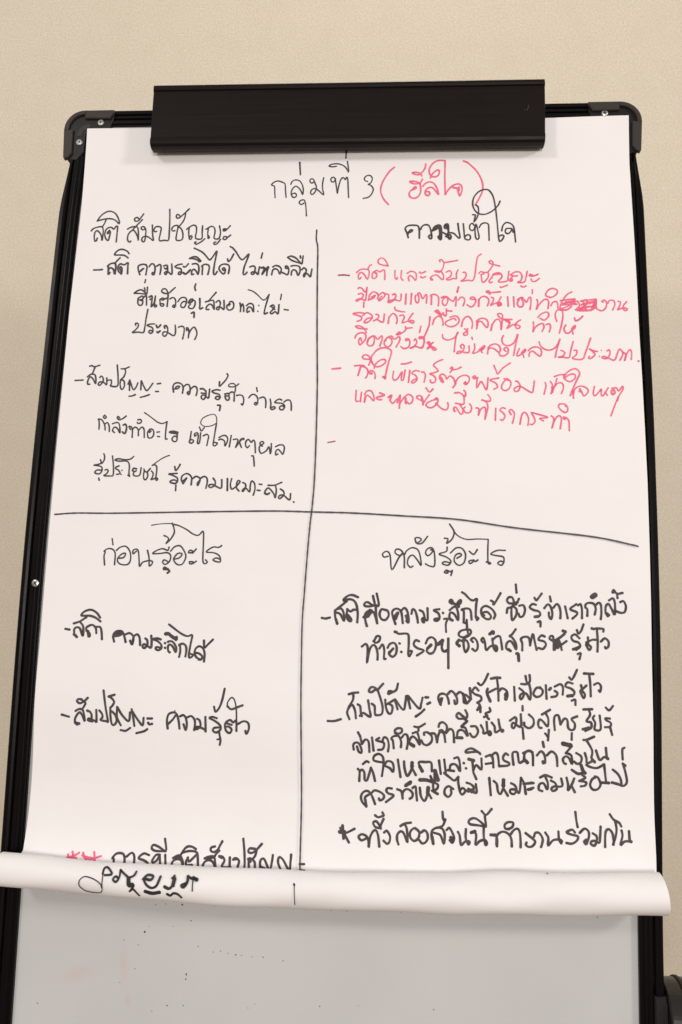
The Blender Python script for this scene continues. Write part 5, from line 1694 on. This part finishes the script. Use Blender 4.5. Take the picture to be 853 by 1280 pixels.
    ('note_h', 'k', """
265 187 -8458 234 -8529
300 210 -8431 226 -8561
406 184 -8497 233 -8495
265 176 -8493 243 -8506 340 -8459
264 231 -8515 284 -8598
264 473 -8546 419 -8571 386 -8537 417 -8510 462 -8522 487 -8554 497 -8629
264 497 -8629 508 -8537 539 -8476 569 -8464 594 -8516 609 -8624
265 556 -8313 587 -8331 623 -8322 649 -8309 634 -8281
264 648 -8346 625 -8396 608 -8436 560 -8429 538 -8388 570 -8373 603 -8408 620 -8443
263 657 -8481 686 -8464 720 -8516 715 -8572 689 -8592 653 -8564
264 829 -8409 877 -8382 939 -8370
263 877 -8392 898 -8440 906 -8571 866 -8481 830 -8463 799 -8495 796 -8546 811 -8592
263 1021 -8448 979 -8423 935 -8461 936 -8517 975 -8551 1019 -8524 1030 -8462 985 -8423
263 1051 -8463 1083 -8441 1113 -8464 1120 -8520 1094 -8562 1059 -8570 1032 -8541
263 1274 -8246 1280 -8312 1293 -8337
263 1304 -8321 1282 -8379 1248 -8401 1199 -8414 1164 -8446 1163 -8513 1179 -8571
315 1169 -8503 1178 -8566
262 1188 -8461 1254 -8483 1289 -8566 1299 -8476 1277 -8421 1242 -8405
262 1319 -8426 1346 -8405 1375 -8442 1397 -8502 1379 -8551 1352 -8527
332 1363 -8499 1379 -8539
262 1438 -8441 1457 -8479 1471 -8567 1514 -8533 1560 -8531 1547 -8559 1520 -8497 1522 -8409
331 1547 -8531 1549 -8555
349 1579 -8440 1617 -8428
261 1617 -8428 1630 -8471 1623 -8560 1668 -8520 1722 -8508 1743 -8537 1725 -8555 1709 -8468 1709 -8375
330 1728 -8518 1730 -8550
262 1731 -8374 1644 -8365 1569 -8358 1550 -8331 1579 -8302 1628 -8299 1690 -8340 1731 -8374 1721 -8272
263 1688 -8221 1734 -8257 1793 -8195
348 1785 -8454 1833 -8454
261 1833 -8454 1849 -8492 1846 -8563
261 1840 -8545 1847 -8461 1887 -8423 1926 -8418 1967 -8437 1996 -8482 2001 -8558
262 1975 -8388 1934 -8383 1930 -8346 1966 -8319 2017 -8323 2007 -8366 1966 -8388
261 1990 -8438 2024 -8396 2061 -8380 2085 -8413 2093 -8506 2092 -8561
260 2146 -8420 2220 -8472 2244 -8503 2217 -8543 2178 -8554 2147 -8535 2154 -8512
260 2233 -8450 2248 -8413 2289 -8413 2322 -8467 2316 -8514 2304 -8548
260 2351 -8406 2381 -8455 2377 -8531 2432 -8476 2502 -8468 2521 -8481
311 2500 -8473 2513 -8500
260 2499 -8487 2490 -8459 2487 -8390
261 2667 -8186 2675 -8266 2687 -8335
260 2657 -8389 2628 -8364 2572 -8391 2617 -8412 2686 -8427 2675 -8469 2624 -8501 2567 -8497
259 2707 -8391 2757 -8348 2797 -8372 2800 -8427 2771 -8499 2751 -8475 2773 -8455
311 2765 -8470 2773 -8492
259 2842 -8390 2877 -8414 2881 -8450 2857 -8508 2818 -8495 2825 -8470 2859 -8463 2904 -8479 2915 -8421 2924 -8320
259 2963 -8517 2967 -8419 2978 -8361 3008 -8342 3042 -8379 3053 -8452 3050 -8490
259 3078 -8266 3087 -8340 3074 -8414 3045 -8490
260 3023 -8194 3060 -8244 3116 -8274 3136 -8307
258 3138 -8349 3145 -8402 3122 -8491 3166 -8455 3235 -8452
310 3214 -8449 3231 -8454
258 3217 -8444 3214 -8352
"""),
    ('rule', 'k', """
185 -303 -1631 -303 -1751 -282 -1867 -274 -2246 -253 -2930 -229 -3539 -221 -4158 -224 -4672 -240 -4995 -256 -5179 -273 -5479 -293 -5949 -305 -6323 -290 -6943 -261 -7659 -239 -8257 -231 -8662 -224 -8931
185 -3249 -5126 -2992 -5105 -2572 -5099 -1628 -5068 -702 -5039 -251 -5041 214 -5044 802 -5066 1407 -5094 2049 -5176 2879 -5256 3284 -5332 3369 -5352
"""),
]
CAPTION = {
    'title': "thin black heading across the top ending in the digit 3",
    'title_red': "red word in brackets beside the top heading",
    'head_tl': "black heading of the upper left quarter",
    'head_tr': "black heading of the upper right quarter with a large loop",
    'note_a1': "black note under the upper left heading, first line",
    'note_a2': "black note under the upper left heading, second line",
    'note_a3': "single black word ending the first note",
    'note_b1': "slanting black note of the upper left quarter, first line",
    'note_b2': "slanting black note of the upper left quarter, second line",
    'note_b3': "slanting black note just above the crossing rule",
    'head_bl': "black heading of the lower left quarter",
    'note_c1': "short bold note under the lower left heading",
    'note_c2': "bold note in the middle of the lower left quarter",
    'note_d': "last line half hidden by the curled foot",
    'bleed': "writing bled through on the back of the curl",
    'bleed_rule': "foot of the upright rule showing through the curl", 'bleed_dot': "tiny ink dot on the crest of the curl",
    'note_e1': "red note, first line", 'note_e2': "red note with a scribbled out word", 'note_e3': "red note, third line",
    'note_e4': "red note, fourth line ending in a full stop", 'note_e5': "red note, fifth line", 'note_e6': "red note, last line",
    'dash_1': "dark red dash beside the first red line",
    'dash_2': "dark red dash alone below the red note",
    'star_1': "red asterisk half hidden by the curl, the outer one", 'star_2': "red asterisk half hidden by the curl, the inner one",
    'head_br': "black heading of the lower right quarter",
    'note_f1': "bold black note of the lower right quarter, first line", 'note_f2': "bold black note with a scratched out word",
    'note_g1': "bold black note rising to the right, first line", 'note_g2': "bold black note rising to the right, second line",
    'note_g3': "bold black note rising to the right, third line", 'note_g4': "bold black note rising to the right, last line",
    'note_h': "bold black line starting with an asterisk",
    'rule': "long black lines crossing the sheet into quarters",
}

def surface_point(p, lift, roll):
    if roll:
        yc, zc, r = roll_at(p[0])
        a = p[1]
        rr = r + lift + 0.0010
        return Vector((p[0], yc + rr * math.sin(a), zc + rr * math.cos(a)))
    return Vector((p[0], p[1], paper_z(p[0], p[1]) + lift))

stroke_no = 0
for name, colour, block in WRITING:
    bm = bmesh.new()
    roll = name.startswith('bleed')
    for ln in block.strip().split('\n'):
        v = [int(t) for t in ln.split()]
        w = v[0] * 1e-5
        pts = [(v[i] * 1e-4, math.radians(v[i + 1] * 0.1) if roll else v[i + 1] * 1e-4) for i in range(1, len(v), 2)]
        if roll:                                  # work in arc length so that the pen width is even
            pts = [(x, a * roll_at(x)[2]) for x, a in pts]
        if len(pts) == 1:
            pts.append((pts[0][0] + 1e-4, pts[0][1]))
        span = max(math.dist(pts[i], pts[i + 1]) for i in range(len(pts) - 1))
        C = catmull(pts, 5 if span < 0.05 else 40)
        clean = [C[0]]
        for p in C[1:]:
            if math.dist(p, clean[-1]) > 1e-5:
                clean.append(p)
        C = clean
        if len(C) < 2:
            continue
        stroke_no += 1
        lift = 0.00018 + 0.00002 * (stroke_no % 9)
        ph = random.random() * 6.28
        n = len(C)
        left, right_ = [], []
        for i, p in enumerate(C):
            a = C[max(i - 1, 0)]
            b = C[min(i + 1, n - 1)]
            dx, dy = b[0] - a[0], b[1] - a[1]
            L = math.hypot(dx, dy) or 1.0
            hw = 0.5 * w * (1 + 0.07 * math.sin(ph + i * 0.55) + 0.05 * math.sin(2 * ph + i * 0.21))
            if i in (0, n - 1):
                hw *= 1.06
            up = lift + 0.0000035 * i             # a later pass of the pen lies on the earlier one
            out = []
            for sgn in (1, -1):
                qx, qy = p[0] - sgn * dy / L * hw, p[1] + sgn * dx / L * hw
                if roll:
                    qy = qy / roll_at(p[0])[2]
                out.append(bm.verts.new(surface_point((qx, qy), up, roll)))
            left.append(out[0])
            right_.append(out[1])
        for i in range(n - 1):
            bm.faces.new((left[i], left[i + 1], right_[i + 1], right_[i]))
        # round pen ends
        for end in (0, n - 1):
            p = C[end]
            o = C[1] if end == 0 else C[n - 2]
            ang = math.atan2(p[1] - o[1], p[0] - o[0])
            hw = 0.53 * w
            up = lift + 0.0000035 * end
            fan = []
            for s in range(1, 6):
                t = ang - math.pi / 2 + math.pi * s / 6
                qx, qy = p[0] + hw * math.cos(t), p[1] + hw * math.sin(t)
                if roll:
                    qy = qy / roll_at(p[0])[2]
                fan.append(bm.verts.new(surface_point((qx, qy), up, roll)))
            A, B = (left[0], right_[0]) if end == 0 else (right_[-1], left[-1])
            bm.faces.new([A, *fan, B])
    m = colour
    if roll:
        m = 'bleed'
    if name.startswith('dash'):
        m = 'rd'
    o = obj("handwriting" if name != 'rule' else "ruled_lines", bm, m, sheet, label=CAPTION[name])
    for p in o.data.polygons:
        p.use_smooth = False
